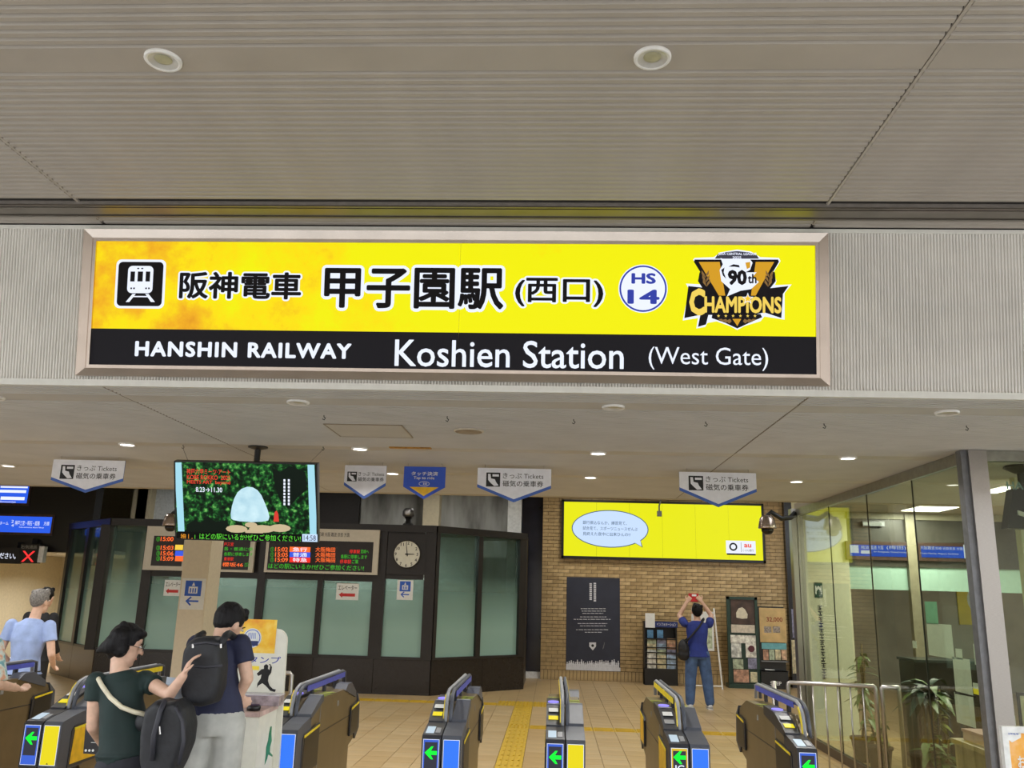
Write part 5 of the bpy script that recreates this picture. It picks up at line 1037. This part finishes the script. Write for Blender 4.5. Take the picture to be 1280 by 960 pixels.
for k in range(5): flatuv('poster_ray', pb_, [(cu-.030+k*.013, cv-.005), (cu-.026+k*.013, cv-.005), (cu-.022+k*.0110, cv+.035), (cu-.026+k*.0110, cv+.035)], .0084, INKB, yp, .0006)
rectpx('poster_band', pb_, 310, 801, 323, 807, .0092, mat('navy_print', (30, 44, 96), .5), yp, .0006)
txt('lettering', pb_, 'スタンプ', 297, 820, 351, 829, .001, mat('ink_navy', (50, 66, 160), .6), st, bold=.008)
rectpx('yellow_label', pb_, 313, 832.5, 324, 837.5, .001, mat('label_yellow', (240, 214, 60), .5), st, .001)
def sil(n, pl, pts, m): flat(n, pl, pts, .001, m, st, .001)
sil('player_silhouette', pb_, [(321, 842), (327, 836.5), (330, 836), (330, 832), (333, 830), (335.5, 832), (335, 836), (337, 837.5), (338, 832), (336, 830.5), (338, 830), (340, 834), (339, 841), (336, 845), (335, 851), (337, 857), (341, 861), (345, 862), (343.5, 865), (338, 863.5), (332, 857), (328, 854), (323, 857), (321, 860), (322, 854), (326, 848), (327, 843), (323, 845)], BLACK)
ps_ = PL((XF, DY, 0), (XR-XF, SY-DY, 0), (0, 0, 1))
sil('green_silhouette', ps_, [(330.5, 956), (332, 944), (332.5, 934), (335, 925), (336, 917), (338, 908), (339.5, 908), (339, 917), (339.5, 926), (337.5, 933), (337, 940), (340.5, 944), (340, 946), (335, 943), (333.5, 949)], mat('silhouette_green', (30, 130, 80), .5))
p = onZ(317, 886, dz+.01)
t = thing('stamp_pad', 'small dark round stamp ink pad on the stamp counter', 'stamp pad', (p.x, p.y, dz+.001)); MB().lathe([(.042, 0), (.045, .02), (.04, .032), (.001, .032)], (p.x, p.y, dz+.001), 20).build('case', BLACK, t, True); MB().lathe([(.038, .032), (.034, .036), (.001, .036)], (p.x, p.y, dz+.001), 18).build('felt', mat('pad_violet', (60, 40, 70), .8), t)
p = onZ(322, 874, dz+.06); t = thing('acrylic_box', 'clear flat stamp box on the stamp counter behind the ink pad', 'box', (p.x, SY-.1, dz)); bx('tray', (p.x-.16, SY-.12, dz+.001), (p.x+.10, SY-.012, dz+.065), mat('tray_mauve', (160, 146, 150), .25, noise=.2, scale=20), t); bx('lid', (p.x-.165, SY-.125, dz+.065), (p.x+.105, SY-.008, dz+.073), mat('tray_lid', (196, 190, 196), .15), t)
# ================================================================== PEOPLE
def ring_loft(b, rings, side, n=16):      # rings: (centre, half width along side, half depth); closed
    k = len(b.v); m = len(rings)
    for i, (c, rx, ry) in enumerate(rings):
        c = V(c); t_ = (V(rings[min(i+1, m-1)][0])-V(rings[max(i-1, 0)][0])).normalized(); s = V(side); s = (s-t_*s.dot(t_)).normalized(); d = t_.cross(s)
        for j in range(n): a = 2*math.pi*j/n; b.v.append(tuple(c+s*rx*math.cos(a)+d*ry*math.sin(a)))
    for i in range(m-1):
        for j in range(n): b.f.append((k+i*n+j, k+i*n+(j+1) % n, k+(i+1)*n+(j+1) % n, k+(i+1)*n+j))
    b.f.append(tuple(k+j for j in range(n))[::-1]); b.f.append(tuple(k+(m-1)*n+j for j in range(n)))
def ball(b, c, r, fr=None, n=12):         # ellipsoid; fr = three axes
    c = V(c); r = (r, r, r) if not isinstance(r, (tuple, list)) else r; ax = fr or (V((1, 0, 0)), V((0, 1, 0)), V((0, 0, 1))); k = len(b.v); h = n//2
    for i in range(h+1):
        th = math.pi*i/h; rr = max(.02, math.sin(th))
        for j in range(n): a = 2*math.pi*j/n; b.v.append(tuple(c+ax[0]*r[0]*rr*math.cos(a)+ax[1]*r[1]*rr*math.sin(a)+ax[2]*r[2]*math.cos(th)))
    for i in range(h):
        for j in range(n): b.f.append((k+i*n+j, k+i*n+(j+1) % n, k+(i+1)*n+(j+1) % n, k+(i+1)*n+j))
    b.f.append(tuple(k+j for j in range(n))); b.f.append(tuple(k+h*n+j for j in range(n))[::-1])
def limb(b, pts, rs):
    for i in range(len(pts)-1):
        b.tube([pts[i], V(pts[i]).lerp(V(pts[i+1]), .5), pts[i+1]], [rs[i], (rs[i]+rs[i+1])/2, rs[i+1]], 12)
    for p, r in zip(pts, rs): ball(b, p, r)
def fuse(name, b, vox, it, m, par, **kw):
    me = b.mesh(name); o = bpy.data.objects.new(name, me); COL.objects.link(o)
    r = o.modifiers.new('r', 'REMESH'); r.mode = 'VOXEL'; r.voxel_size = vox
    if it: s = o.modifiers.new('s', 'SMOOTH'); s.factor = .5; s.iterations = it
    dg = bpy.context.evaluated_depsgraph_get(); me2 = bpy.data.meshes.new_from_object(o.evaluated_get(dg)); bpy.data.objects.remove(o); bpy.data.meshes.remove(me)
    me2.name = name; return link(name, me2, m, par, True, **kw)
def hand(b, wr, d, pn, curl=.5, s=1.0, mirror=1):
    d = V(d).normalized(); pn = V(pn); pn = (pn-d*pn.dot(d)).normalized(); sd = d.cross(pn)*mirror
    pc = V(wr)+d*.045*s; ball(b, pc, (.040*s, .016*s, .050*s), (sd, pn, d))
    for k, (of, L) in enumerate(((-.028, .062), (-.010, .072), (.009, .068), (.027, .052))):
        p0 = V(wr)+d*.078*s+sd*of*s; a = curl*.7; p1 = p0+(d*math.cos(a)+pn*math.sin(a))*L*.55*s; a = curl*1.7; p2 = p1+(d*math.cos(a)+pn*math.sin(a))*L*.55*s
        limb(b, [p0, p1, p2], [.0095*s, .0085*s, .0075*s])
    t0 = V(wr)+d*.025*s-sd*.030*s; t1 = t0+(d*.6-sd*.75+pn*.3).normalized()*.036*s; t2 = t1+(d*.9-sd*.1+pn*.4).normalized()*.030*s; limb(b, [t0, t1, t2], [.012*s, .010*s, .0085*s])
SKIN = mat('skin', (214, 174, 150), .5, noise=.04, scale=30); HAIR = mat('hair_black', (18, 16, 18), .62, noise=.3, scale=70, stretch=(1, 1, .15), bump=.6, spec=.25); HAIRG = mat('hair_grey', (116, 112, 108), .6, noise=.25, scale=60)
def person(name, label, base, J, top, bottom, shoes, hair, f, sleeve=.45, head_f=None, head_up=(0, 0, 1), hs=1.0, cat='person', topname='shirt', bald=0., hands=None, skirt=False, vox=.0075):
    t = thing(name, label, cat, base); f = V(f).normalized(); side = f.cross(V((0, 0, 1))).normalized()   # side = person's right
    hf = V(head_f or f).normalized(); hu = V(head_up); hu = (hu-hf*hu.dot(hf)).normalized(); hr = hf.cross(hu)
    g = lambda k: V(J[k])
    ss = (g('shR')-g('shL')).normalized(); sw = (g('shR')-g('shL')).length/2
    pel, che, nb, hd = g('pelvis'), g('chest'), g('neck'), g('head')
    b = MB()
    tors = [(pel+V((0, 0, -.06)), .125*hs, .09*hs), (pel, .150*hs, .105*hs), (pel.lerp(che, .45), .128*hs, .095*hs), (che, sw*.80, .110*hs), (che.lerp(nb, .62), sw*.84, .085*hs), (nb-V((0, 0, .02)), .07*hs, .06*hs)]
    ring_loft(b, tors, ss)
    limb(b, [nb-V((0, 0, .03)), hd-hu*.06*hs-hf*.015], [.056*hs, .050*hs])
    ax = (hr, hf, hu)
    ball(b, hd+hu*.02*hs-hf*.008*hs, (.074*hs, .094*hs, .100*hs), ax, 18); ball(b, hd-hu*.052*hs+hf*.030*hs, (.052*hs, .058*hs, .062*hs), ax, 16); ball(b, hd-hu*.098*hs+hf*.064*hs, (.024*hs, .022*hs, .018*hs), ax)
    limb(b, [hd+hf*.086*hs+hu*.012*hs, hd+hf*.106*hs-hu*.022*hs], [.009*hs, .013*hs])
    ball(b, hd+hf*.076*hs-hu*.062*hs, (.024*hs, .012*hs, .012*hs), ax)
    for s in (-1, 1): ball(b, hd+hr*s*.078*hs-hf*.006*hs-hu*.010*hs, (.010*hs, .020*hs, .032*hs), ax, 10)
    for S, s in (('R', 1), ('L', -1)):
        limb(b, [g('sh'+S), g('el'+S), g('wr'+S)], [.046*hs, .037*hs, .026*hs])
        hd_, pn, cu = (hands or {}).get(S, (g('wr'+S)-g('el'+S), f, .5)); hand(b, g('wr'+S), hd_, pn, cu, hs, s)
        hip = pel+ss*s*.085*hs-V((0, 0, .03)); limb(b, [hip, g('kn'+S), g('kn'+S).lerp(g('an'+S), .3), g('an'+S)], [.082*hs, .054*hs, .050*hs, .035*hs])
    body = fuse('body', b, vox, 4, SKIN, t)
    # eyes, brows and lips as small inlays of the head
    for s in (-1, 1):
        e = MB(); ball(e, hd+hr*s*.031*hs+hf*.083*hs+hu*.012*hs, (.013*hs, .008*hs, .007*hs), ax); e.build('eye', mat('eye_white', (226, 224, 220), .3), body, True)
        e = MB(); ball(e, hd+hr*s*.031*hs+hf*.090*hs+hu*.012*hs, (.006*hs, .003*hs, .006*hs), ax, 8); e.build('iris', mat('iris', (30, 22, 20), .2), body, True)
        e = MB(); limb(e, [hd+hr*s*.016*hs+hf*.090*hs+hu*.030*hs, hd+hr*s*.046*hs+hf*.080*hs+hu*.031*hs], [.0045*hs, .003*hs]); e.build('eyebrow', HAIR, body, True)
    e = MB(); ball(e, hd+hf*.0855*hs-hu*.062*hs, (.019*hs, .006*hs, .006*hs), ax); e.build('lips', mat('lips', (196, 132, 120), .5), body, True)
    # clothing
    c = MB(); k = .014
    ring_loft(c, [(pel+V((0, 0, J.get('hem', -.05))), .166*hs+k+.008, .122*hs+k+.008)]+[(p, rx+k, ry+k) for p, rx, ry in tors[1:5]]+[(nb-V((0, 0, .015)), .075*hs, .066*hs)], ss, 20)
    for S, s in (('R', 1), ('L', -1)):
        a, e_ = g('sh'+S), g('el'+S)
        if sleeve <= 1: pts, rs = [a, a.lerp(e_, sleeve*.5), a.lerp(e_, sleeve)], [.061*hs, .060*hs, .063*hs]
        else: pts, rs = [a, e_, e_.lerp(g('wr'+S), sleeve-1)], [.060*hs, .050*hs, .044*hs]
        limb(c, pts[:2], rs[:2]); c.tube([pts[1], pts[2]], [rs[1], rs[2]], 14)
    fuse(topname, c, .009, 5, top, t)
    c = MB(); hem = []
    ring_loft(c, [(pel+V((0, 0, .03)), .150*hs+.010, .105*hs+.010), (pel+V((0, 0, -.04)), .156*hs+.008, .112*hs+.008), (pel+V((0, 0, -.11)), .150*hs+.010, .10*hs+.012)], ss, 18)
    if skirt: ring_loft(c, [(pel+V((0, 0, -.05)), .165*hs, .125*hs), (pel+V((0, 0, -.30)), .20*hs, .16*hs), (pel+V((0, 0, -.62)), .24*hs, .19*hs)], ss, 20)
    else:
        for S, s in (('R', 1), ('L', -1)):
            hip = pel+ss*s*.082*hs-V((0, 0, .05)); kn, an = g('kn'+S), g('an'+S)
            limb(c, [hip, kn, kn.lerp(an, .5), kn.lerp(an, .93)], [.100*hs, .084*hs, .077*hs, .068*hs])
    fuse('skirt' if skirt else 'trousers', c, .010, 5, bottom, t)
    for S, s in (('R', 1), ('L', -1)):
        an = g('an'+S); c = MB(); ft = f; z0 = base[2] if len(base) > 2 else 0
        gz = V((an.x, an.y, z0)); fr = (side, ft, V((0, 0, 1)))
        ball(c, gz+V((0, 0, .045))-ft*.03, (.040*hs, .055*hs, .043), fr); ball(c, gz+V((0, 0, .038))+ft*.10, (.046*hs, .085*hs, .036), fr); limb(c, [gz+V((0, 0, .06)), an], [.042*hs, .038*hs]); c2 = MB(); 
        fuse('shoe', c, .008, 3, shoes, t)
        MB().slab([gz+side*x*hs+ft*y for x, y in ((-.036, -.08), (.036, -.08), (.046, .06), (.042, .15), (.015, .185), (-.015, .185), (-.042, .15), (-.046, .06))], (0, 0, .018)).build('sole', mat('sole_white', (206, 204, 200), .6), t)
    if hair is not None:
        h = MB(); ball(h, hd+hu*.034*hs-hf*.020*hs, (.084*hs, .098*hs, .098*hs), ax, 18); ball(h, hd-hf*.050*hs+hu*(-.03 if J.get('hairballs') else .0)*hs, (.068*hs, .052*hs, (.075 if J.get('hairballs') else .062)*hs), ax, 14)
        if not bald: ball(h, hd+hu*.085*hs+hf*.035*hs, (.062*hs, .060*hs, .032*hs), ax)
        for k_ in range(10):
            a = random.uniform(0, 6.28); rr = random.uniform(.02, .07)*hs; ball(h, hd+hu*random.uniform(.06, .11)*hs+hr*rr*math.cos(a)+hf*(rr*math.sin(a)-.02), .026*hs)
        for kx in J.get('hairballs', []): ball(h, kx[0], kx[1])
        fuse('hair', h, .007, 2, hair, t)
    return t, body
def P(x, y, Y): return onY(x, y, Y)
def fab(n, c, r=.75, nz=.08): return mat(n, c, r, noise=nz, scale=9, bump=.35)
NAVY_T = fab('navy_polo', (34, 38, 66)); ROYAL = fab('royal_tee', (34, 52, 132)); JEANS = fab('jeans', (70, 96, 138), .8, .14); GREYP = fab('grey_trousers', (172, 172, 166)); GREEN = fab('dark_green_knit', (22, 42, 40)); DKP = fab('dark_trousers', (30, 31, 40)); LBLUE = fab('light_blue_shirt', (150, 170, 214)); CHAR = fab('charcoal_trousers', (58, 64, 74)); BLKC = fab('black_cloth', (24, 24, 28)); SHW = mat('shoe_white', (196, 198, 202), .6); SHB = mat('shoe_black', (30, 28, 28), .5)
BAG = mat('bag_black', (26, 27, 32), .6, noise=.15, scale=25, bump=.3)
# ---- man photographing the screen
Y = 15.5; bx0 = 2.52
J = dict(pelvis=(bx0, Y, .93), chest=(bx0, Y, 1.25), neck=(bx0+.005, Y+.01, 1.46), head=(bx0+.01, Y+.02, 1.60), shL=(bx0-.20, Y, 1.40), shR=(bx0+.20, Y, 1.40), elL=(bx0-.27, Y+.22, 1.52), elR=(bx0+.29, Y+.22, 1.54), wrL=(bx0-.12, Y+.30, 1.76), wrR=(bx0+.14, Y+.30, 1.77), knL=(bx0-.13, Y, .50), knR=(bx0+.15, Y+.01, .50), anL=(bx0-.15, Y-.02, .09), anR=(bx0+.19, Y, .09), hem=-.08)
up = V((0, 0, 1))
J['shL'] = (bx0-.215, Y, 1.40); J['shR'] = (bx0+.215, Y, 1.40)
pm, _b = person('person', 'man in blue tee shirt and jeans holding a phone up towards the wide screen', (bx0, Y, 0), J, ROYAL, JEANS, SHW, HAIR, (0, 1, 0), .42, (0, .95, .25), hs=1.16, hands={'L': ((.5, .1, .6), (0, 1, 0), .8), 'R': ((-.5, .1, .6), (0, 1, 0), .8)})
ph = (bx0+.005, Y+.33, 1.86); t = thing('red_phone', 'small red cased phone held up by the photographing man', 'phone', (ph[0], ph[1], ph[2]-.05)); bevel(bx('body', (ph[0]-.09, ph[1]-.012, ph[2]-.095), (ph[0]+.09, ph[1]+.004, ph[2]+.050), mat('phone_red', (196, 40, 48), .35), t), .006); bx('lens_block', (ph[0]-.03, ph[1]-.018, ph[2]+.0), (ph[0]+.05, ph[1]-.012, ph[2]+.035), PAPER, t)
t = thing('shoulder_bag', 'black shoulder bag on the left hip of the photographing man', 'bag', (bx0-.25, Y-.03, .82)); b = MB(); ball(b, (bx0-.25, Y-.06, .97), (.10, .10, .17)); ball(b, (bx0-.25, Y-.06, .88), (.11, .10, .10)); fuse('pouch', b, .012, 3, BAG, t)
MB().tube([(bx0-.24, Y-.10, 1.06), (bx0-.10, Y-.145, 1.22), (bx0+.02, Y-.14, 1.36), (bx0+.11, Y-.08, 1.475), (bx0+.12, Y+.0, 1.49), (bx0+.06, Y+.10, 1.40), (bx0-.10, Y+.14, 1.2), (bx0-.24, Y+.06, 1.06)], .016, 8).build('strap', BAG, t, True)
# ---- old man in light blue shirt
Y = 9.0; c0 = P(37, 790, Y); bx0 = c0.x
J = dict(pelvis=(bx0, Y, .92), chest=(bx0, Y, 1.23), neck=(bx0+.01, Y+.03, 1.46), head=(bx0+.03, Y+.06, 1.62), shL=(bx0-.205, Y, 1.38), shR=(bx0+.205, Y, 1.38), elL=(bx0-.27, Y-.02, 1.10), elR=(bx0+.28, Y-.02, 1.10), wrL=(bx0-.22, Y+.16, .96), wrR=(bx0+.20, Y+.18, .98), knL=(bx0-.09, Y+.05, .48), knR=(bx0+.09, Y-.02, .48), anL=(bx0-.09, Y+.10, .09), anR=(bx0+.09, Y-.12, .09), hem=-.02)
person('person', 'grey haired man in a light blue short sleeved shirt walking away at the left', (bx0, Y, 0), J, LBLUE, CHAR, SHB, HAIRG, (.1, 1, 0), .55, (.25, 1, -.05), hs=1.03)
# ---- dark haired person ahead of him
Y = 10.6; c0 = P(52, 760, Y); bx0 = c0.x
J = dict(pelvis=(bx0, Y, .93), chest=(bx0, Y, 1.24), neck=(bx0, Y+.01, 1.47), head=(bx0+.03, Y+.03, 1.63), shL=(bx0-.15, Y, 1.40), shR=(bx0+.17, Y, 1.40), elL=(bx0-.19, Y, 1.12), elR=(bx0+.21, Y, 1.12), wrL=(bx0-.17, Y+.15, .95), wrR=(bx0+.2, Y+.15, .95), knL=(bx0-.09, Y, .48), knR=(bx0+.09, Y, .48), anL=(bx0-.09, Y-.03, .09), anR=(bx0+.09, Y, .09))
person('person', 'dark haired person in black mostly hidden behind the grey haired man', (bx0, Y, 0), J, BLKC, BLKC, SHB, HAIR, (0, 1, 0), 1.8)
# ---- person at the left edge in a patterned shirt
Y = 5.95; bx0 = -4.03
m_pat = mat('patterned_cotton', (200, 214, 206), .8, noise=0, bump=.3); ramp2(m_pat, [(.36, (120, 170, 176)), (.46, (206, 218, 212)), (.56, (214, 206, 190)), (.68, (214, 160, 130))], scale=22, detail=2)
J = dict(pelvis=(bx0, Y, .93), chest=(bx0, Y, 1.24), neck=(bx0, Y+.02, 1.47), head=(bx0, Y+.05, 1.62), shL=(bx0-.20, Y, 1.39), shR=(bx0+.20, Y, 1.40), elL=(bx0-.25, Y-.02, 1.1), elR=(bx0+.285, Y-.02, 1.15), wrL=(bx0-.2, Y+.15, .96), wrR=(bx0+.27, Y+.22, 1.10), knL=(bx0-.09, Y, .48), knR=(bx0+.09, Y, .48), anL=(bx0-.09, Y-.06, .09), anR=(bx0+.09, Y+.05, .09), hem=-.12)
person('person', 'person in a pale patterned loose shirt cut off by the left edge', (bx0, Y, 0), J, m_pat, DKP, SHB, HAIR, (0, 1, 0), .95)
# ---- woman in dark green
Y = 4.95
shL, shR = P(120, 852, Y-.05), P(181, 850, Y+.06); hd = P(158, 806, Y+.04); nk = P(150, 836, Y)
pel = P(160, 948, Y); bxw = pel.x
J = dict(pelvis=tuple(pel), chest=tuple(P(152, 880, Y)), neck=tuple(nk), head=tuple(hd), shL=tuple(shL), shR=tuple(shR), elL=tuple(P(116, 908, Y-.02)), wrL=tuple(P(128, 930, Y+.20)), elR=tuple(P(212, 868, Y-.05)), wrR=tuple(P(229, 845, Y-.10)), knL=(bxw-.08, Y, .46), knR=(bxw+.10, Y+.03, .46), anL=(bxw-.09, Y-.03, .085), anR=(bxw+.11, Y+.04, .085), hem=.03,
         hairballs=[(P(145, 804, Y-.03), .062), (P(139, 807, Y-.04), .050), (P(133, 809, Y-.04), .038), (P(128, 811, Y-.04), .026), (P(123, 814, Y-.04), .015), (P(150, 797, Y-.02), .062), (P(150, 812, Y-.03), .045), (P(163, 793, Y+.02), .045)])
pw_, wb = person('person', 'woman in a dark green short sleeved top reaching towards the man with the backpack', (bxw, Y, 0), J, GREEN, DKP, SHB, HAIR, (.35, 1, 0), .40, (.93, .40, -.30), hs=.93, hands={'R': ((.25, .2, .9), (.9, .4, 0), .5)}, topname='top')
hfv = V((.93, .40, -.30)).normalized(); hrv = hfv.cross(V((0, 0, 1))).normalized(); huv = hrv.cross(hfv)
g_ = MB()
for s in (-1, 1):
    c = hd+hrv*s*.030+hfv*.096+huv*.010; g_.tube([c+hrv*.022*math.cos(a)+huv*.018*math.sin(a) for a in [k*.5236 for k in range(13)]], .0018, 5, False); g_.tube([c+hrv*s*.022, hd+hrv*s*.074+hfv*.0+huv*.008], .0018, 5)
g_.build('eyeglasses', mat('glasses_dark', (40, 34, 34), .3), wb)
# cream strap across her back
stp = [(127, 844, .05), (123, 843, -.02), (123, 849, -.09), (128, 858, -.12), (138, 872, -.13), (152, 884, -.135), (168, 890, -.13), (186, 894, -.10)]
t = thing('shoulder_strap', 'cream coloured bag strap running diagonally over the back of the dark green top', 'strap', P(186, 894, Y-.1)); MB().tube([P(x, y, Y+o) for x, y, o in stp], .0125, 8).build('strap_band', mat('strap_cream', (214, 206, 180), .6), t, True); b = MB(); ball(b, P(184, 902, Y-.06), (.07, .05, .06)); fuse('pouch', b, .01, 3, BAG, t)
# black backpack hanging from her right arm
YB = 4.80
def bagmesh(name, outline, Yc, depth, label, vox=.011, tilt=0):
    p = [P(x, y, Yc) for x, y in outline]; cen = sum(p, V())/len(p); t = thing(name, label, 'bag', (cen.x, Yc, min(q.z for q in p)))
    b = MB()
    for o, s in ((-depth, .90), (-depth*.55, 1.0), (depth*.55, 1.0), (depth, .92)): pass
    k = len(b.v); n = len(p)
    for o, s in ((-depth, .86), (-depth*.6, .99), (depth*.6, 1.0), (depth, .90)): b.v += [tuple(V((cen.x, Yc+o, cen.z))+(V((q.x, Yc, q.z))-V((cen.x, Yc, cen.z)))*s) for q in p]
    for i in range(3):
        for j in range(n): b.f.append((k+i*n+j, k+i*n+(j+1) % n, k+(i+1)*n+(j+1) % n, k+(i+1)*n+j))
    b.f.append(tuple(range(k, k+n))[::-1]); b.f.append(tuple(range(k+3*n, k+4*n)))
    fuse('bag_body', b, vox, 5, BAG, t); return t, cen
t, cen = bagmesh('backpack', [(188, 884), (203, 872), (216, 876), (228, 872), (237, 884), (241, 905), (238, 930), (228, 955), (212, 985), (188, 985), (181, 950), (182, 915)], YB, .10, 'black backpack hanging from the arm of the woman in dark green')
MB().tube([P(190, 950, YB-.11), P(192, 920, YB-.125), P(200, 890, YB-.12), P(206, 876, YB-.08)], .014, 8).build('strap', mat('bag_strap', (44, 44, 52), .6), t, True); MB().tube([P(224, 955, YB-.115), P(230, 925, YB-.125), P(228, 900, YB-.115), P(220, 884, YB-.10)], .011, 8).build('strap', mat('bag_strap', (44, 44, 52), .6), t, True)
MB().tube([P(199, 908, YB-.118), P(200, 918, YB-.120)], .005, 6).build('zip_pull', STEEL, t); MB().tube([P(221, 886, YB-.105), P(225, 892, YB-.108)], .005, 6).build('zip_pull', STEEL, t)
# papers in her hand
q = [P(209, 846, 5.0), P(235, 849, 5.04), P(228, 872, 5.0), P(219, 887, 4.94), P(204, 878, 4.94)]
MB().slab(q, (.0, -.004, .0)).build('paper_sheets', mat('sheet_blue_white', (196, 208, 224), .7), None, label='pale folded paper sheets held between the woman and the backpack man', cat='paper')
# black shopping bag in her left hand
t = thing('shopping_bag', 'black printed shopping bag hanging at the left side of the woman', 'bag', P(120, 945, 5.20)); YS = 5.20
MB().slab([P(107, 906, YS), P(133, 904, YS), P(134, 944, YS), P(104, 942, YS)], (0, .06, 0)).build('bag_body', mat('plastic_black', (28, 28, 32), .3, noise=.1, scale=12, bump=.3), t)
pls = facing(YS); txt('lettering', pls, 'TEAM', 115, 917, 128, 921, .002, PAPER, t); txt('lettering', pls, 'ALL', 121, 923, 128, 926.5, .002, PAPER, t); rectpx('print_rule', pls, 114, 928, 132, 928.7, .002, PAPER, t)
for x in (106.5, 111, 115.5): cu, cv = pls.px(x+1, 938); flatuv('print_dot', pls, ell(cu, cv, .007, .007, 10), .002, PAPER, t)
MB().tube([P(112, 905, YS-.005), P(116, 890, YS), P(122, 905, YS-.005)], .004, 6).build('handle', BAG, t)
# ---- man with the backpack
Y = 5.22
shL, shR = P(246, 806, Y-.06), P(301, 805, Y+.03); hd = P(286, 781, Y+.10); nk = P(277, 797, Y+.03); pel = P(268, 893, Y)
J = dict(pelvis=tuple(pel), chest=tuple(P(272, 838, Y+.02)), neck=tuple(nk), head=tuple(hd), shL=tuple(shL), shR=tuple(shR), elL=tuple(P(252, 860, Y+.18)), wrL=tuple(P(285, 872, Y+.10)), elR=tuple(P(309, 848, Y+.02)), wrR=tuple(P(300, 868, Y+.06)), knL=(pel.x-.14, Y-.02, .50), knR=(pel.x+.08, Y+.02, .50), anL=(pel.x-.20, Y-.05, .09), anR=(pel.x+.06, Y+.03, .09), hem=-.0)
person('person', 'man in a navy polo shirt and grey trousers bending over the stamp counter', (pel.x, Y, 0), J, NAVY_T, GREYP, SHB, HAIR, (.45, 1, 0), .55, (.45, .8, -.55), hs=1.02, hands={'R': ((-.3, .1, -.8), (-.6, .4, 0), .6)})
t, cen = bagmesh('backpack', [(241, 800), (252, 795), (272, 795), (279, 802), (281, 830), (279, 858), (272, 878), (255, 883), (238, 880), (231, 868), (231, 835), (234, 812)], Y-.21, .085, 'black rectangular backpack worn by the man in navy')
YK = Y-.21-.088
MB().tube([P(240, 806, YK+.01), P(258, 803, YK-.003), P(276, 806, YK+.01)], .008, 8).build('zip_line', mat('bag_strap', (44, 44, 52), .6), t, True); MB().tube([P(234, 832, YK+.012), P(256, 834, YK-.003), P(278, 832, YK+.012)], .007, 8).build('seam', mat('bag_strap', (44, 44, 52), .6), t, True)
MB().tube([P(276, 806, YK+.06), P(282, 795, YK+.10), P(286, 792, YK+.2), P(293, 797, Y+.02)], .022, 8).build('strap', BAG, t, True); MB().tube([P(244, 803, YK+.06), P(248, 795, YK+.1), P(254, 792, YK+.19)], .02, 8).build('strap', BAG, t, True)
for x in (241, 276): MB().tube([P(x, 805, YK+.004), P(x, 810, YK+.004)], .006, 6).build('buckle', STEEL, t)
